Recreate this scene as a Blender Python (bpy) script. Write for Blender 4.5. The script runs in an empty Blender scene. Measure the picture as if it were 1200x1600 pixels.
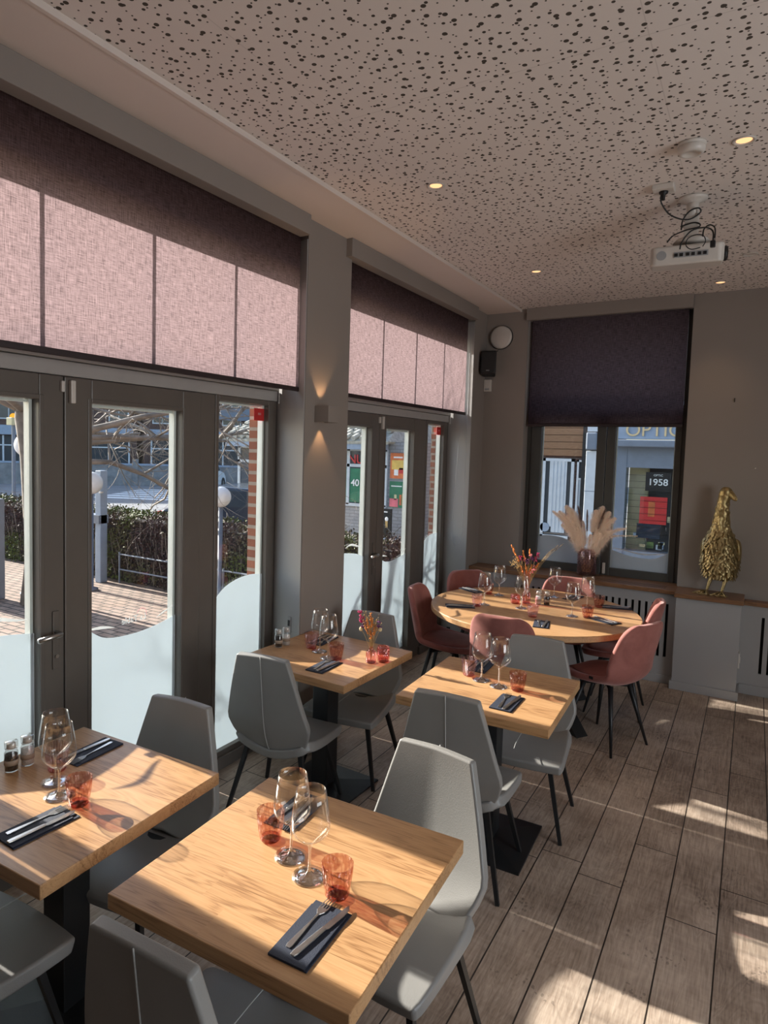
import bpy, bmesh, math, random
from mathutils import Vector, Matrix
random.seed(7)
PI = math.pi
scn = bpy.context.scene
C = scn.collection

# ------------------------------------------------------------------ camera, sky, sun, added fill lamp, exposure
cam_d = bpy.data.cameras.new('camera'); cam = bpy.data.objects.new('camera', cam_d); C.objects.link(cam); scn.camera = cam
cam_d.sensor_fit = 'HORIZONTAL'; cam_d.sensor_width = 36.0
cam_d.lens = 1027.35 * 36.0 / 1200.0
cam_d.shift_x = (600 - 536.05) / 1200.0
cam_d.shift_y = -(800 - 771.37) / 1200.0
cam_d.clip_start = 0.05; cam_d.clip_end = 400
_R = ((0.8468, 0.5312, 0.0267), (0.0586, -0.0433, -0.9973), (-0.5287, 0.8461, -0.0678))
_right = Vector(_R[0]).normalized(); _fwd = Vector(_R[2]).normalized(); _up = _right.cross(_fwd).normalized(); _fwd = _up.cross(_right)
mw = Matrix((( _right.x, _up.x, -_fwd.x, 0), (_right.y, _up.y, -_fwd.y, 0), (_right.z, _up.z, -_fwd.z, 1.9), (0, 0, 0, 1)))
cam.matrix_world = mw

SUN_EL, SUN_AZ = math.radians(24.5), math.radians(-0.5)      # azimuth of the light's travel, from +x
wd = bpy.data.worlds.new('sky'); scn.world = wd; wd.use_nodes = True
nt = wd.node_tree; nt.nodes.clear()
sky = nt.nodes.new('ShaderNodeTexSky'); sky.sky_type = 'NISHITA'; sky.sun_disc = False
sky.sun_elevation = SUN_EL; sky.sun_rotation = math.radians(-90); sky.altitude = 50; sky.air_density = 1.0; sky.dust_density = 1.5; sky.ozone_density = 1.0
bg = nt.nodes.new('ShaderNodeBackground'); bg.inputs[1].default_value = 0.40
ow = nt.nodes.new('ShaderNodeOutputWorld')
nt.links.new(sky.outputs[0], bg.inputs[0]); nt.links.new(bg.outputs[0], ow.inputs[0])

sd = bpy.data.lights.new('sun', 'SUN'); sd.energy = 15.0; sd.angle = math.radians(0.6); sd.color = (1.0, 0.95, 0.88)
so = bpy.data.objects.new('sun', sd); C.objects.link(so); so.location = (-20, 3, 14)
_d = Vector((math.cos(SUN_EL) * math.cos(SUN_AZ), math.cos(SUN_EL) * math.sin(SUN_AZ), -math.sin(SUN_EL)))
so.rotation_euler = _d.to_track_quat('-Z', 'Y').to_euler()

def fill_light(loc, rot, sx, sy, power, col=(0.93, 0.96, 1.0)):
    l = bpy.data.lights.new('added_fill_lamp', 'AREA'); l.shape = 'RECTANGLE'; l.size = sx; l.size_y = sy; l.energy = power; l.color = col
    o = bpy.data.objects.new('added_fill_lamp', l); C.objects.link(o); o.location = loc; o.rotation_euler = rot
# added area lamp in the unseen right wall opening, brightening the room
fill_light((3.22, 1.5, 1.65), (0, math.radians(90), 0), 1.9, 2.6, 74)

scn.view_settings.view_transform = 'Standard'; scn.view_settings.look = 'None'
scn.view_settings.exposure = 0.14; scn.view_settings.gamma = 1.0; scn.view_settings.use_curve_mapping = False

# ------------------------------------------------------------------ materials
class NT:
    def __init__(s, name):
        s.m = bpy.data.materials.new(name); s.m.use_nodes = True; s.t = s.m.node_tree; s.t.nodes.clear()
        s.out = s.n('ShaderNodeOutputMaterial')
    def n(s, typ, **k):
        nd = s.t.nodes.new(typ)
        for a, b in k.items():
            if a.startswith('i_'):
                key = a[2:]
                key = int(key) if key.isdigit() else key.replace('_', ' ')
                nd.inputs[key].default_value = b
            else: setattr(nd, a, b)
        return nd
    def l(s, a, b): s.t.links.new(a, b)
    def obj(s, scale=(1, 1, 1), rot=(0, 0, 0), loc=(0, 0, 0), coord='Object'):
        tc = s.n('ShaderNodeTexCoord'); mp = s.n('ShaderNodeMapping')
        mp.inputs['Scale'].default_value = scale; mp.inputs['Rotation'].default_value = rot; mp.inputs['Location'].default_value = loc
        s.l(tc.outputs[coord], mp.inputs[0]); return mp.outputs[0]
    def noise(s, vec, scale, detail=3, rough=0.5, dist=0.0):
        nd = s.n('ShaderNodeTexNoise'); nd.inputs['Scale'].default_value = scale; nd.inputs['Detail'].default_value = detail
        nd.inputs['Roughness'].default_value = rough; nd.inputs['Distortion'].default_value = dist
        s.l(vec, nd.inputs['Vector']); return nd.outputs['Fac']
    def ramp(s, fac, stops):
        nd = s.n('ShaderNodeValToRGB'); s.l(fac, nd.inputs[0]); e = nd.color_ramp.elements
        while len(e) < len(stops): e.new(0.5)
        for i, (p, c) in enumerate(stops):
            e[i].position = p; e[i].color = (c[0], c[1], c[2], 1) if not isinstance(c, (int, float)) else (c, c, c, 1)
        return nd.outputs[0]
    def math(s, op, a, b=None, c=None, clamp=False):
        nd = s.n('ShaderNodeMath'); nd.operation = op; nd.use_clamp = clamp
        for i, v in enumerate((a, b, c)):
            if v is None: continue
            if isinstance(v, (int, float)): nd.inputs[i].default_value = v
            else: s.l(v, nd.inputs[i])
        return nd.outputs[0]
    def mix(s, fac, a, b, blend='MIX'):
        nd = s.n('ShaderNodeMix'); nd.data_type = 'RGBA'; nd.blend_type = blend
        for i, v in ((0, fac), (6, a), (7, b)):
            if isinstance(v, (int, float)): nd.inputs[i].default_value = v
            elif isinstance(v, tuple): nd.inputs[i].default_value = (*v, 1)
            else: s.l(v, nd.inputs[i])
        return nd.outputs[2]
    def bsdf(s, col, rough=0.5, metal=0.0, spec=0.5, **k):
        b = s.n('ShaderNodeBsdfPrincipled')
        for key, v in (('Base Color', col), ('Roughness', rough), ('Metallic', metal), ('Specular IOR Level', spec)):
            if isinstance(v, tuple): b.inputs[key].default_value = (*v, 1)
            elif isinstance(v, (int, float)): b.inputs[key].default_value = v
            else: s.l(v, b.inputs[key])
        for key, v in k.items():
            b.inputs[key.replace('_', ' ')].default_value = v
        s.l(b.outputs[0], s.out.inputs[0]); s.b = b; return b
    def bump(s, h, strength=0.2, dist=0.01):
        nd = s.n('ShaderNodeBump'); nd.inputs['Strength'].default_value = strength; nd.inputs['Distance'].default_value = dist
        s.l(h, nd.inputs['Height']); s.l(nd.outputs[0], s.b.inputs['Normal'])

def plain(name, col, rough=0.5, metal=0.0, spec=0.5, var=0.06, scale=8, bump=0.0, bscale=120, **k):
    t = NT(name); v = t.obj()
    f = t.noise(v, scale, 3)
    c = t.ramp(f, [(0.3, tuple(x * (1 - var) for x in col)), (0.7, tuple(min(1, x * (1 + var)) for x in col))])
    t.bsdf(c, rough, metal, spec, **k)
    if bump: t.bump(t.noise(v, bscale, 3), bump, 0.004)
    return t.m

M = {}
M['wall'] = plain('greige_paint', (0.250, 0.216, 0.190), 0.75, var=0.03, scale=2, bump=0.06, bscale=90)
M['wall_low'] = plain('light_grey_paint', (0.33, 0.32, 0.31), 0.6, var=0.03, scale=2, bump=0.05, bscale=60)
M['soffit'] = plain('warm_white_paint', (0.68, 0.60, 0.54), 0.7, var=0.02, scale=2)
M['frame'] = plain('taupe_grey_lacquer', (0.122, 0.105, 0.090), 0.35, var=0.04)
M['frame_light'] = plain('grey_lacquer', (0.36, 0.345, 0.325), 0.4, var=0.04)
M['frame_dark'] = plain('olive_black_lacquer', (0.055, 0.055, 0.05), 0.4)
M['gasket'] = plain('black_gasket', (0.012, 0.012, 0.012), 0.6)
M['spacer'] = plain('pale_glazing_bead', (0.62, 0.66, 0.62), 0.35)
M['black_metal'] = plain('black_powder_coat', (0.012, 0.013, 0.014), 0.42, metal=0.0, spec=0.5, bump=0.1, bscale=300)
M['steel'] = plain('brushed_steel', (0.62, 0.60, 0.57), 0.28, metal=1.0)
M['chrome'] = plain('satin_nickel', (0.55, 0.53, 0.5), 0.3, metal=1.0)
M['white_plastic'] = plain('white_plastic', (0.58, 0.54, 0.49), 0.4)
M['grey_plastic'] = plain('grey_plastic', (0.30, 0.30, 0.30), 0.5)
M['black_plastic'] = plain('black_plastic', (0.005, 0.005, 0.006), 0.5)
M['cable'] = plain('black_cable', (0.012, 0.012, 0.012), 0.55)
M['navy'] = plain('navy_paper_napkin', (0.012, 0.017, 0.035), 0.75, bump=0.3, bscale=400)
M['leather'] = plain('grey_leatherette', (0.238, 0.230, 0.217), 0.42, var=0.03, bump=0.12, bscale=260)
M['seam'] = plain('pale_grey_piping', (0.36, 0.355, 0.34), 0.45)
M['pepper'] = plain('peppercorns', (0.035, 0.022, 0.015), 0.7, var=0.8, scale=260, bump=0.8, bscale=260)
M['salt'] = plain('coarse_salt', (0.75, 0.72, 0.68), 0.6, var=0.12, scale=260, bump=0.8, bscale=260)
M['label_paper'] = plain('kraft_label', (0.35, 0.27, 0.2), 0.7)
M['brick'] = None

def wood(name, light, mid, dark, axis='X', scale=1.0, board=0.115, rough=0.35, joints=True):
    t = NT(name)
    rot = (0, 0, 0) if axis == 'X' else (0, 0, PI / 2)
    base = t.obj(rot=rot)
    sep = t.n('ShaderNodeSeparateXYZ'); t.l(base, sep.inputs[0])
    yb = t.math('DIVIDE', sep.outputs[1], board); row = t.math('FLOOR', yb)
    wn = t.n('ShaderNodeTexWhiteNoise', noise_dimensions='1D'); t.l(row, wn.inputs['W'])
    xs = t.math('ADD', sep.outputs[0], t.math('MULTIPLY', wn.outputs['Value'], 1.9))
    cell = t.math('FLOOR', t.math('DIVIDE', xs, 1.9))
    w2 = t.n('ShaderNodeTexWhiteNoise', noise_dimensions='2D')
    cb0 = t.n('ShaderNodeCombineXYZ'); t.l(cell, cb0.inputs[0]); t.l(row, cb0.inputs[1]); t.l(cb0.outputs[0], w2.inputs['Vector'])
    rnd = w2.outputs['Value']
    cb = t.n('ShaderNodeCombineXYZ')
    t.l(t.math('MULTIPLY', xs, 0.9 * scale), cb.inputs[0])
    t.l(t.math('MULTIPLY', sep.outputs[1], 9.0 * scale), cb.inputs[1])
    t.l(t.math('ADD', t.math('MULTIPLY', sep.outputs[2], 9.0 * scale), t.math('MULTIPLY', rnd, 13.0)), cb.inputs[2])
    g = t.noise(cb.outputs[0], 1.2, 2, 0.5, 0.6)
    rings = t.math('FRACT', t.math('MULTIPLY', g, 15.0))
    rings = t.math('ABSOLUTE', t.math('SUBTRACT', rings, 0.5))
    cb2 = t.n('ShaderNodeCombineXYZ')
    t.l(t.math('MULTIPLY', xs, 9 * scale), cb2.inputs[0]); t.l(t.math('MULTIPLY', sep.outputs[1], 220 * scale), cb2.inputs[1]); t.l(t.math('MULTIPLY', sep.outputs[2], 220 * scale), cb2.inputs[2])
    fine = t.noise(cb2.outputs[0], 1.0, 3, 0.6)
    f = t.math('ADD', t.math('MULTIPLY', rings, 0.42), t.math('MULTIPLY', fine, 0.72))
    f = t.math('ADD', f, t.math('MULTIPLY', t.math('SUBTRACT', rnd, 0.5), 0.22), clamp=True)
    col = t.ramp(f, [(0.18, dark), (0.42, mid), (0.8, light)])
    if joints:
        fy = t.math('ABSOLUTE', t.math('SUBTRACT', t.math('FRACT', yb), 0.5))
        j = t.math('GREATER_THAN', fy, 0.494)
        fx = t.math('ABSOLUTE', t.math('SUBTRACT', t.math('FRACT', t.math('DIVIDE', xs, 1.9)), 0.5))
        col = t.mix(t.math('MULTIPLY', j, 0.25), col, tuple(x * 0.35 for x in dark))
    t.bsdf(col, rough, spec=0.5)
    t.bump(fine, 0.08, 0.003)
    return t.m
M['oak'] = wood('oiled_oak', (0.53, 0.315, 0.155), (0.44, 0.245, 0.112), (0.22, 0.105, 0.042))
M['oak_sill'] = wood('walnut_stained_board', (0.27, 0.145, 0.075), (0.21, 0.105, 0.05), (0.11, 0.05, 0.025), board=0.4, joints=False)

def floor_mat():
    t = NT('rustic_floor_planks'); v = t.obj()
    sep = t.n('ShaderNodeSeparateXYZ'); t.l(v, sep.inputs[0])
    W = 0.1853; L = 1.28
    xb = t.math('DIVIDE', t.math('ADD', sep.outputs[0], 0.0215 + 40 * W), W); col_i = t.math('FLOOR', xb)
    wn = t.n('ShaderNodeTexWhiteNoise', noise_dimensions='1D'); t.l(col_i, wn.inputs['W'])
    ys = t.math('ADD', sep.outputs[1], t.math('MULTIPLY', wn.outputs['Value'], L * 3))
    row = t.math('FLOOR', t.math('DIVIDE', ys, L))
    cb0 = t.n('ShaderNodeCombineXYZ'); t.l(col_i, cb0.inputs[0]); t.l(row, cb0.inputs[1])
    w2 = t.n('ShaderNodeTexWhiteNoise', noise_dimensions='2D'); t.l(cb0.outputs[0], w2.inputs['Vector']); rnd = w2.outputs['Value']
    cb = t.n('ShaderNodeCombineXYZ')
    t.l(t.math('MULTIPLY', sep.outputs[0], 7.0), cb.inputs[0]); t.l(t.math('MULTIPLY', ys, 1.6), cb.inputs[1]); t.l(t.math('MULTIPLY', rnd, 17.0), cb.inputs[2])
    g = t.noise(cb.outputs[0], 1.0, 3, 0.55, 0.8)
    rings = t.math('ABSOLUTE', t.math('SUBTRACT', t.math('FRACT', t.math('MULTIPLY', g, 16.0)), 0.5))
    cb2 = t.n('ShaderNodeCombineXYZ')
    t.l(t.math('MULTIPLY', sep.outputs[0], 130), cb2.inputs[0]); t.l(t.math('MULTIPLY', ys, 7), cb2.inputs[1]); t.l(rnd, cb2.inputs[2])
    fine = t.noise(cb2.outputs[0], 1.0, 4, 0.65)
    cb3 = t.n('ShaderNodeCombineXYZ')                                   # saw marks across the board
    t.l(t.math('MULTIPLY', sep.outputs[0], 5), cb3.inputs[0]); t.l(t.math('MULTIPLY', ys, 60), cb3.inputs[1]); t.l(rnd, cb3.inputs[2])
    saw = t.noise(cb3.outputs[0], 1.0, 2, 0.5)
    blot = t.noise(v, 2.6, 4, 0.6)
    f = t.math('ADD', t.math('MULTIPLY', rings, 0.20), t.math('MULTIPLY', fine, 0.66))
    f = t.math('ADD', f, t.math('MULTIPLY', saw, 0.16))
    f = t.math('ADD', f, t.math('MULTIPLY', t.math('SUBTRACT', blot, 0.5), 0.75))
    f = t.math('ADD', f, t.math('MULTIPLY', t.math('SUBTRACT', rnd, 0.5), 0.20), clamp=True)
    col = t.ramp(f, [(0.15, (0.12, 0.084, 0.062)), (0.42, (0.305, 0.232, 0.178)), (0.62, (0.435, 0.345, 0.272)), (0.85, (0.54, 0.45, 0.365))])
    # small rough chips
    vo = t.n('ShaderNodeTexVoronoi'); vo.inputs['Scale'].default_value = 1.0
    cb4 = t.n('ShaderNodeCombineXYZ'); t.l(t.math('MULTIPLY', sep.outputs[0], 60), cb4.inputs[0]); t.l(t.math('MULTIPLY', ys, 38), cb4.inputs[1])
    t.l(cb4.outputs[0], vo.inputs['Vector'])
    chip = t.math('MULTIPLY', t.math('LESS_THAN', vo.outputs['Distance'], 0.33), t.math('GREATER_THAN', t.noise(v, 5.0, 2), 0.645))
    col = t.mix(t.math('MULTIPLY', chip, 0.4), col, (0.06, 0.042, 0.032))
    fx = t.math('ABSOLUTE', t.math('SUBTRACT', t.math('FRACT', xb), 0.5))
    j = t.math('GREATER_THAN', fx, 0.485)
    fy = t.math('ABSOLUTE', t.math('SUBTRACT', t.math('FRACT', t.math('DIVIDE', ys, L)), 0.5))
    j = t.math('MAXIMUM', j, t.math('GREATER_THAN', fy, 0.498))
    col = t.mix(j, col, (0.02, 0.014, 0.01))
    t.bsdf(col, 0.48, spec=0.45)
    h = t.math('SUBTRACT', t.math('ADD', t.math('MULTIPLY', fine, 0.5), t.math('MULTIPLY', rings, 0.3)), t.math('ADD', t.math('MULTIPLY', j, 1.2), t.math('MULTIPLY', chip, 0.5)))
    t.bump(h, 0.35, 0.004)
    return t.m
M['floor'] = floor_mat()

def ceiling_mat():
    t = NT('perforated_acoustic_board'); v = t.obj()
    sep = t.n('ShaderNodeSeparateXYZ'); t.l(v, sep.inputs[0])
    hole = None
    for k, (sc, rmax, thr, off) in enumerate(((15.0, 0.0090, 0.22, 0.0), (18.0, 0.0062, 0.18, 3.3), (21.0, 0.0034, 0.12, 7.7))):
        cb = t.n('ShaderNodeCombineXYZ')
        t.l(t.math('ADD', sep.outputs[0], off), cb.inputs[0]); t.l(t.math('ADD', sep.outputs[1], off * 1.7), cb.inputs[1])
        vo = t.n('ShaderNodeTexVoronoi', voronoi_dimensions='2D'); vo.inputs['Scale'].default_value = sc; vo.inputs['Randomness'].default_value = 0.85
        t.l(cb.outputs[0], vo.inputs['Vector'])
        s2 = t.n('ShaderNodeSeparateColor'); t.l(vo.outputs['Color'], s2.inputs[0])
        on = t.math('GREATER_THAN', s2.outputs[0], thr)
        hh = t.math('MULTIPLY', on, t.math('LESS_THAN', vo.outputs['Distance'], rmax * sc))
        hole = hh if hole is None else t.math('MAXIMUM', hole, hh)
    # panel joints
    jx = t.math('ABSOLUTE', t.math('SUBTRACT', t.math('FRACT', t.math('DIVIDE', t.math('ADD', sep.outputs[0], 9.975), 1.2)), 0.5))
    jy = t.math('ABSOLUTE', t.math('SUBTRACT', t.math('FRACT', t.math('DIVIDE', t.math('ADD', sep.outputs[1], 9.6), 2.0)), 0.5))
    j = t.math('MAXIMUM', t.math('GREATER_THAN', jx, 0.4985), t.math('GREATER_THAN', jy, 0.4990))
    base = t.ramp(t.noise(v, 1.2, 2), [(0.3, (0.70, 0.635, 0.59)), (0.7, (0.73, 0.665, 0.62))])
    col = t.mix(t.math('MULTIPLY', j, 0.25), base, (0.3, 0.25, 0.22))
    col = t.mix(hole, col, (0.075, 0.062, 0.05))
    t.bsdf(col, 0.8, spec=0.2)
    t.bump(t.math('SUBTRACT', 1.0, hole), 0.5, 0.004)
    return t.m
M['ceiling'] = ceiling_mat()

def brick_mat(name, c1, c2, mortar, sx=1.0, coord_rot=(PI / 2, 0, 0), bw=0.21, rh=0.062, ms=0.011):
    t = NT(name)
    tc = t.n('ShaderNodeTexCoord'); sep = t.n('ShaderNodeSeparateXYZ'); t.l(tc.outputs['Object'], sep.inputs[0])
    cb = t.n('ShaderNodeCombineXYZ')
    t.l(t.math('ADD', sep.outputs[0], sep.outputs[1]), cb.inputs[0]); t.l(sep.outputs[2], cb.inputs[1])
    b = t.n('ShaderNodeTexBrick'); t.l(cb.outputs[0], b.inputs['Vector'])
    b.inputs['Scale'].default_value = 1.0; b.inputs['Brick Width'].default_value = bw; b.inputs['Row Height'].default_value = rh; b.inputs['Mortar Size'].default_value = ms
    b.inputs['Color1'].default_value = (*c1, 1); b.inputs['Color2'].default_value = (*c2, 1); b.inputs['Mortar'].default_value = (*mortar, 1)
    n = t.noise(tc.outputs['Object'], 14, 4)
    col = t.mix(0.5, b.outputs['Color'], t.mix(n, b.outputs['Color'], tuple(x * 0.5 for x in c2)), 'MIX')
    t.bsdf(col, 0.85, spec=0.2)
    t.bump(t.math('SUBTRACT', 1.0, b.outputs['Fac']), 0.4, 0.01)
    return t.m
M['brick'] = brick_mat('red_brown_brick', (0.33, 0.135, 0.085), (0.22, 0.085, 0.055), (0.36, 0.32, 0.27), bw=0.2, rh=0.072, ms=0.012)
M['brick_dark'] = brick_mat('dark_brick', (0.17, 0.085, 0.065), (0.10, 0.055, 0.045), (0.14, 0.12, 0.11))
M['brick_grey'] = brick_mat('pale_grey_painted_brick', (0.42, 0.42, 0.43), (0.36, 0.36, 0.38), (0.26, 0.26, 0.27), bw=0.3, rh=0.09)
M['pavers'] = brick_mat('patio_brick_pavers', (0.36, 0.26, 0.21), (0.27, 0.20, 0.165), (0.12, 0.10, 0.085))
def ground_mat(name, c1, c2, scale=3.0, bw=None):
    t = NT(name); v = t.obj()
    f = t.noise(v, scale, 6, 0.6)
    col = t.ramp(f, [(0.3, c1), (0.7, c2)])
    if bw:
        sep = t.n('ShaderNodeSeparateXYZ'); t.l(v, sep.inputs[0])
        cb = t.n('ShaderNodeCombineXYZ'); t.l(sep.outputs[0], cb.inputs[0]); t.l(sep.outputs[1], cb.inputs[1])
        b = t.n('ShaderNodeTexBrick'); t.l(cb.outputs[0], b.inputs['Vector']); b.inputs['Scale'].default_value = 1.0
        b.inputs['Brick Width'].default_value = bw[0]; b.inputs['Row Height'].default_value = bw[1]; b.inputs['Mortar Size'].default_value = 0.012
        col = t.mix(b.outputs['Fac'], col, (0.09, 0.08, 0.07))
    t.bsdf(col, 0.9, spec=0.2); t.bump(t.noise(v, 60, 3), 0.2, 0.01)
    return t.m
M['patio'] = ground_mat('patio_clay_pavers', (0.24, 0.175, 0.14), (0.37, 0.28, 0.225), 5, (0.21, 0.105))
M['asphalt'] = ground_mat('worn_asphalt', (0.21, 0.21, 0.215), (0.27, 0.27, 0.275), 1.5)
M['sidewalk'] = ground_mat('sidewalk_slabs', (0.36, 0.33, 0.28), (0.45, 0.42, 0.36), 3, (0.9, 0.9))
M['roadpaint'] = plain('white_road_paint', (0.75, 0.75, 0.75), 0.7)
M['concrete'] = plain('weathered_concrete', (0.22, 0.225, 0.23), 0.85, var=0.2, scale=3)

def thin_glass(name, tint, gloss=(1, 1, 1), edge=0.5, rough=0.0, bump=None, base=0.04, power=3.0):
    t = NT(name)
    tr = t.n('ShaderNodeBsdfTransparent'); tr.inputs[0].default_value = (*tint, 1)
    gl = t.n('ShaderNodeBsdfGlossy'); gl.inputs['Color'].default_value = (*gloss, 1); gl.inputs['Roughness'].default_value = rough
    lw = t.n('ShaderNodeLayerWeight'); lw.inputs['Blend'].default_value = 0.5
    nrm = None
    if bump:
        v = t.obj(scale=bump[1]); 
        if bump[0] == 'vor':
            vo = t.n('ShaderNodeTexVoronoi'); vo.inputs['Scale'].default_value = bump[2]; t.l(v, vo.inputs['Vector']); h = vo.outputs['Distance']
        else:
            sep = t.n('ShaderNodeSeparateXYZ'); t.l(v, sep.inputs[0])
            h = t.math('SINE', t.math('MULTIPLY', t.math('ARCTAN2', sep.outputs[1], sep.outputs[0]), bump[2]))
        bp = t.n('ShaderNodeBump'); bp.inputs['Strength'].default_value = bump[3]; bp.inputs['Distance'].default_value = 0.004
        t.l(h, bp.inputs['Height']); t.l(bp.outputs[0], gl.inputs['Normal']); t.l(bp.outputs[0], lw.inputs['Normal'])
        tc = t.ramp(h, [(0.0, tuple(min(1, x * 1.12) for x in tint)), (0.75, tuple(x ** 3.2 for x in tint))]) if bump[0] == 'vor' else t.ramp(t.math('MULTIPLY_ADD', h, 0.5, 0.5), [(0.0, tuple(x ** 1.7 for x in tint)), (0.8, tuple(min(1, x * 1.12) for x in tint))])
        t.l(tc, tr.inputs[0])
    f = t.math('MULTIPLY_ADD', t.math('POWER', lw.outputs['Facing'], power), edge, base, clamp=True)
    mx = t.n('ShaderNodeMixShader'); t.l(f, mx.inputs[0]); t.l(tr.outputs[0], mx.inputs[1]); t.l(gl.outputs[0], mx.inputs[2])
    t.l(mx.outputs[0], t.out.inputs[0]); return t.m
M['pane'] = thin_glass('window_glass', (0.96, 0.97, 0.965), edge=0.75, base=0.02, power=4.0)
M['clear'] = thin_glass('clear_drinking_glass', (0.965, 0.965, 0.96), edge=0.7, base=0.055, power=2.7)
M['stem_glass'] = thin_glass('solid_stem_glass', (0.90, 0.90, 0.89), edge=0.7, base=0.26, power=1.6)
M['amber'] = thin_glass('rose_amber_hammered_glass', (0.935, 0.855, 0.835), (1.0, 0.85, 0.8), edge=0.4, base=0.04, bump=('vor', (1, 1, 0.45), 120, 0.8))
M['amber_base'] = thin_glass('rose_amber_thick_base', (0.86, 0.55, 0.54), (1.0, 0.7, 0.7), edge=0.3, base=0.06)
M['mauve'] = thin_glass('mauve_ribbed_glass', (0.93, 0.84, 0.85), (1.0, 0.9, 0.95), edge=0.45, base=0.05, bump=('rib', (1, 1, 1), 28, 0.6))
M['pinkglass'] = thin_glass('pink_glass', (0.90, 0.62, 0.66), (1.0, 0.9, 0.92), edge=0.5, base=0.08)
M['pinkbubble'] = thin_glass('pink_dimpled_glass', (0.96, 0.82, 0.82), (1.0, 0.85, 0.85), edge=0.5, base=0.10, bump=('vor', (1, 1, 1), 90, 1.0))
M['vaseglass'] = thin_glass('plum_hobnail_glass', (0.86, 0.77, 0.77), (0.9, 0.75, 0.75), edge=0.45, base=0.10, rough=0.08)
M['jar'] = thin_glass('jar_glass', (0.93, 0.93, 0.92), edge=0.7, base=0.07, power=2.0)

def film_mat(name, tcol, dcol):
    t = NT(name)
    tr = t.n('ShaderNodeBsdfTranslucent'); tr.inputs[0].default_value = (*tcol, 1)
    df = t.n('ShaderNodeBsdfDiffuse'); df.inputs[0].default_value = (*dcol, 1)
    ad = t.n('ShaderNodeAddShader'); t.l(tr.outputs[0], ad.inputs[0]); t.l(df.outputs[0], ad.inputs[1]); t.l(ad.outputs[0], t.out.inputs[0]); return t.m
M['film'] = film_mat('frosted_window_film', (0.272, 0.297, 0.312), (0.33, 0.35, 0.36))
M['film_white'] = film_mat('white_vinyl', (0.30, 0.31, 0.31), (0.4, 0.4, 0.4))
M['film_pink'] = film_mat('pink_vinyl', (0.36, 0.24, 0.25), (0.4, 0.3, 0.3))

def blind_mat():
    t = NT('plum_screen_fabric'); v = t.obj()
    sep = t.n('ShaderNodeSeparateXYZ'); t.l(v, sep.inputs[0])
    def streak(ky, kz):
        cb = t.n('ShaderNodeCombineXYZ'); t.l(t.math('MULTIPLY', t.math('ADD', sep.outputs[1], sep.outputs[0]), ky), cb.inputs[1]); t.l(t.math('MULTIPLY', sep.outputs[2], kz), cb.inputs[2])
        return t.noise(cb.outputs[0], 1.0, 3, 0.6)
    w = t.math('ADD', t.math('MULTIPLY', streak(260, 18), 0.5), t.math('MULTIPLY', streak(20, 260), 0.5))
    w = t.ramp(w, [(0.36, 0.45), (0.64, 1.35)])
    tr = t.n('ShaderNodeBsdfTranslucent'); df = t.n('ShaderNodeBsdfDiffuse')
    t.l(t.mix(1.0, (0.116, 0.083, 0.086), w, 'MULTIPLY'), tr.inputs[0]); t.l(t.mix(1.0, (0.020, 0.012, 0.013), w, 'MULTIPLY'), df.inputs[0])
    ad = t.n('ShaderNodeAddShader'); t.l(tr.outputs[0], ad.inputs[0]); t.l(df.outputs[0], ad.inputs[1]); t.l(ad.outputs[0], t.out.inputs[0]); return t.m
M['blind'] = blind_mat()
M['blind_bar'] = plain('dark_plum_bar', (0.022, 0.012, 0.013), 0.6)

def velvet():
    t = NT('dusty_pink_velvet'); v = t.obj()
    f = t.noise(v, 9, 4, 0.6, 0.6)
    c = t.ramp(f, [(0.3, (0.26, 0.092, 0.076)), (0.7, (0.37, 0.140, 0.117))])
    b = t.bsdf(c, 0.75, spec=0.25)
    b.inputs['Sheen Weight'].default_value = 0.5; b.inputs['Sheen Roughness'].default_value = 0.4; b.inputs['Sheen Tint'].default_value = (1.0, 0.72, 0.68, 1)
    t.bump(t.noise(v, 400, 2), 0.15, 0.002); return t.m
M['velvet'] = velvet()
def gold():
    t = NT('antique_gold_resin'); v = t.obj()
    f = t.noise(v, 30, 4, 0.6)
    c = t.ramp(f, [(0.3, (0.26, 0.185, 0.075)), (0.7, (0.52, 0.40, 0.20))])
    t.bsdf(c, 0.38, metal=0.85)
    t.bump(t.noise(v, 90, 3), 0.3, 0.006); return t.m
M['gold'] = gold()
def emis(name, col, s):
    t = NT(name); e = t.n('ShaderNodeEmission'); e.inputs[0].default_value = (*col, 1); e.inputs[1].default_value = s; t.l(e.outputs[0], t.out.inputs[0]); return t.m
M['lamp_on'] = emis('warm_lamp_glow', (1.0, 0.52, 0.24), 1.5)
M['amber_light'] = emis('amber_signal_light', (1.0, 0.45, 0.05), 1.2)
M['globe'] = plain('opal_globe', (0.78, 0.79, 0.80), 0.25)
M['bark'] = plain('grey_bark', (0.20, 0.17, 0.14), 0.9, var=0.45, scale=6, bump=0.6, bscale=40)
M['twig'] = plain('pale_twigs', (0.22, 0.19, 0.16), 0.85, var=0.4, scale=5)
M['carwhite'] = plain('white_car_paint', (0.62, 0.66, 0.70), 0.2)
M['cardark'] = plain('dark_blue_car_paint', (0.03, 0.04, 0.06), 0.15)
M['carglass'] = plain('dark_car_glass', (0.04, 0.055, 0.075), 0.05)
M['rubber'] = plain('tyre_rubber', (0.02, 0.02, 0.02), 0.7)
M['white_paint'] = plain('white_joinery', (0.52, 0.56, 0.60), 0.5)
M['blue_grey'] = plain('blue_grey_fascia', (0.27, 0.33, 0.42), 0.6)
M['slate'] = plain('slate_blue_metal', (0.16, 0.19, 0.24), 0.5)
M['tile'] = plain('pale_cement_tiles', (0.40, 0.39, 0.34), 0.8, var=0.3, scale=9, bump=0.8, bscale=22)
M['dark_inside'] = plain('dark_shop_interior', (0.035, 0.04, 0.045), 0.6)
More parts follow.
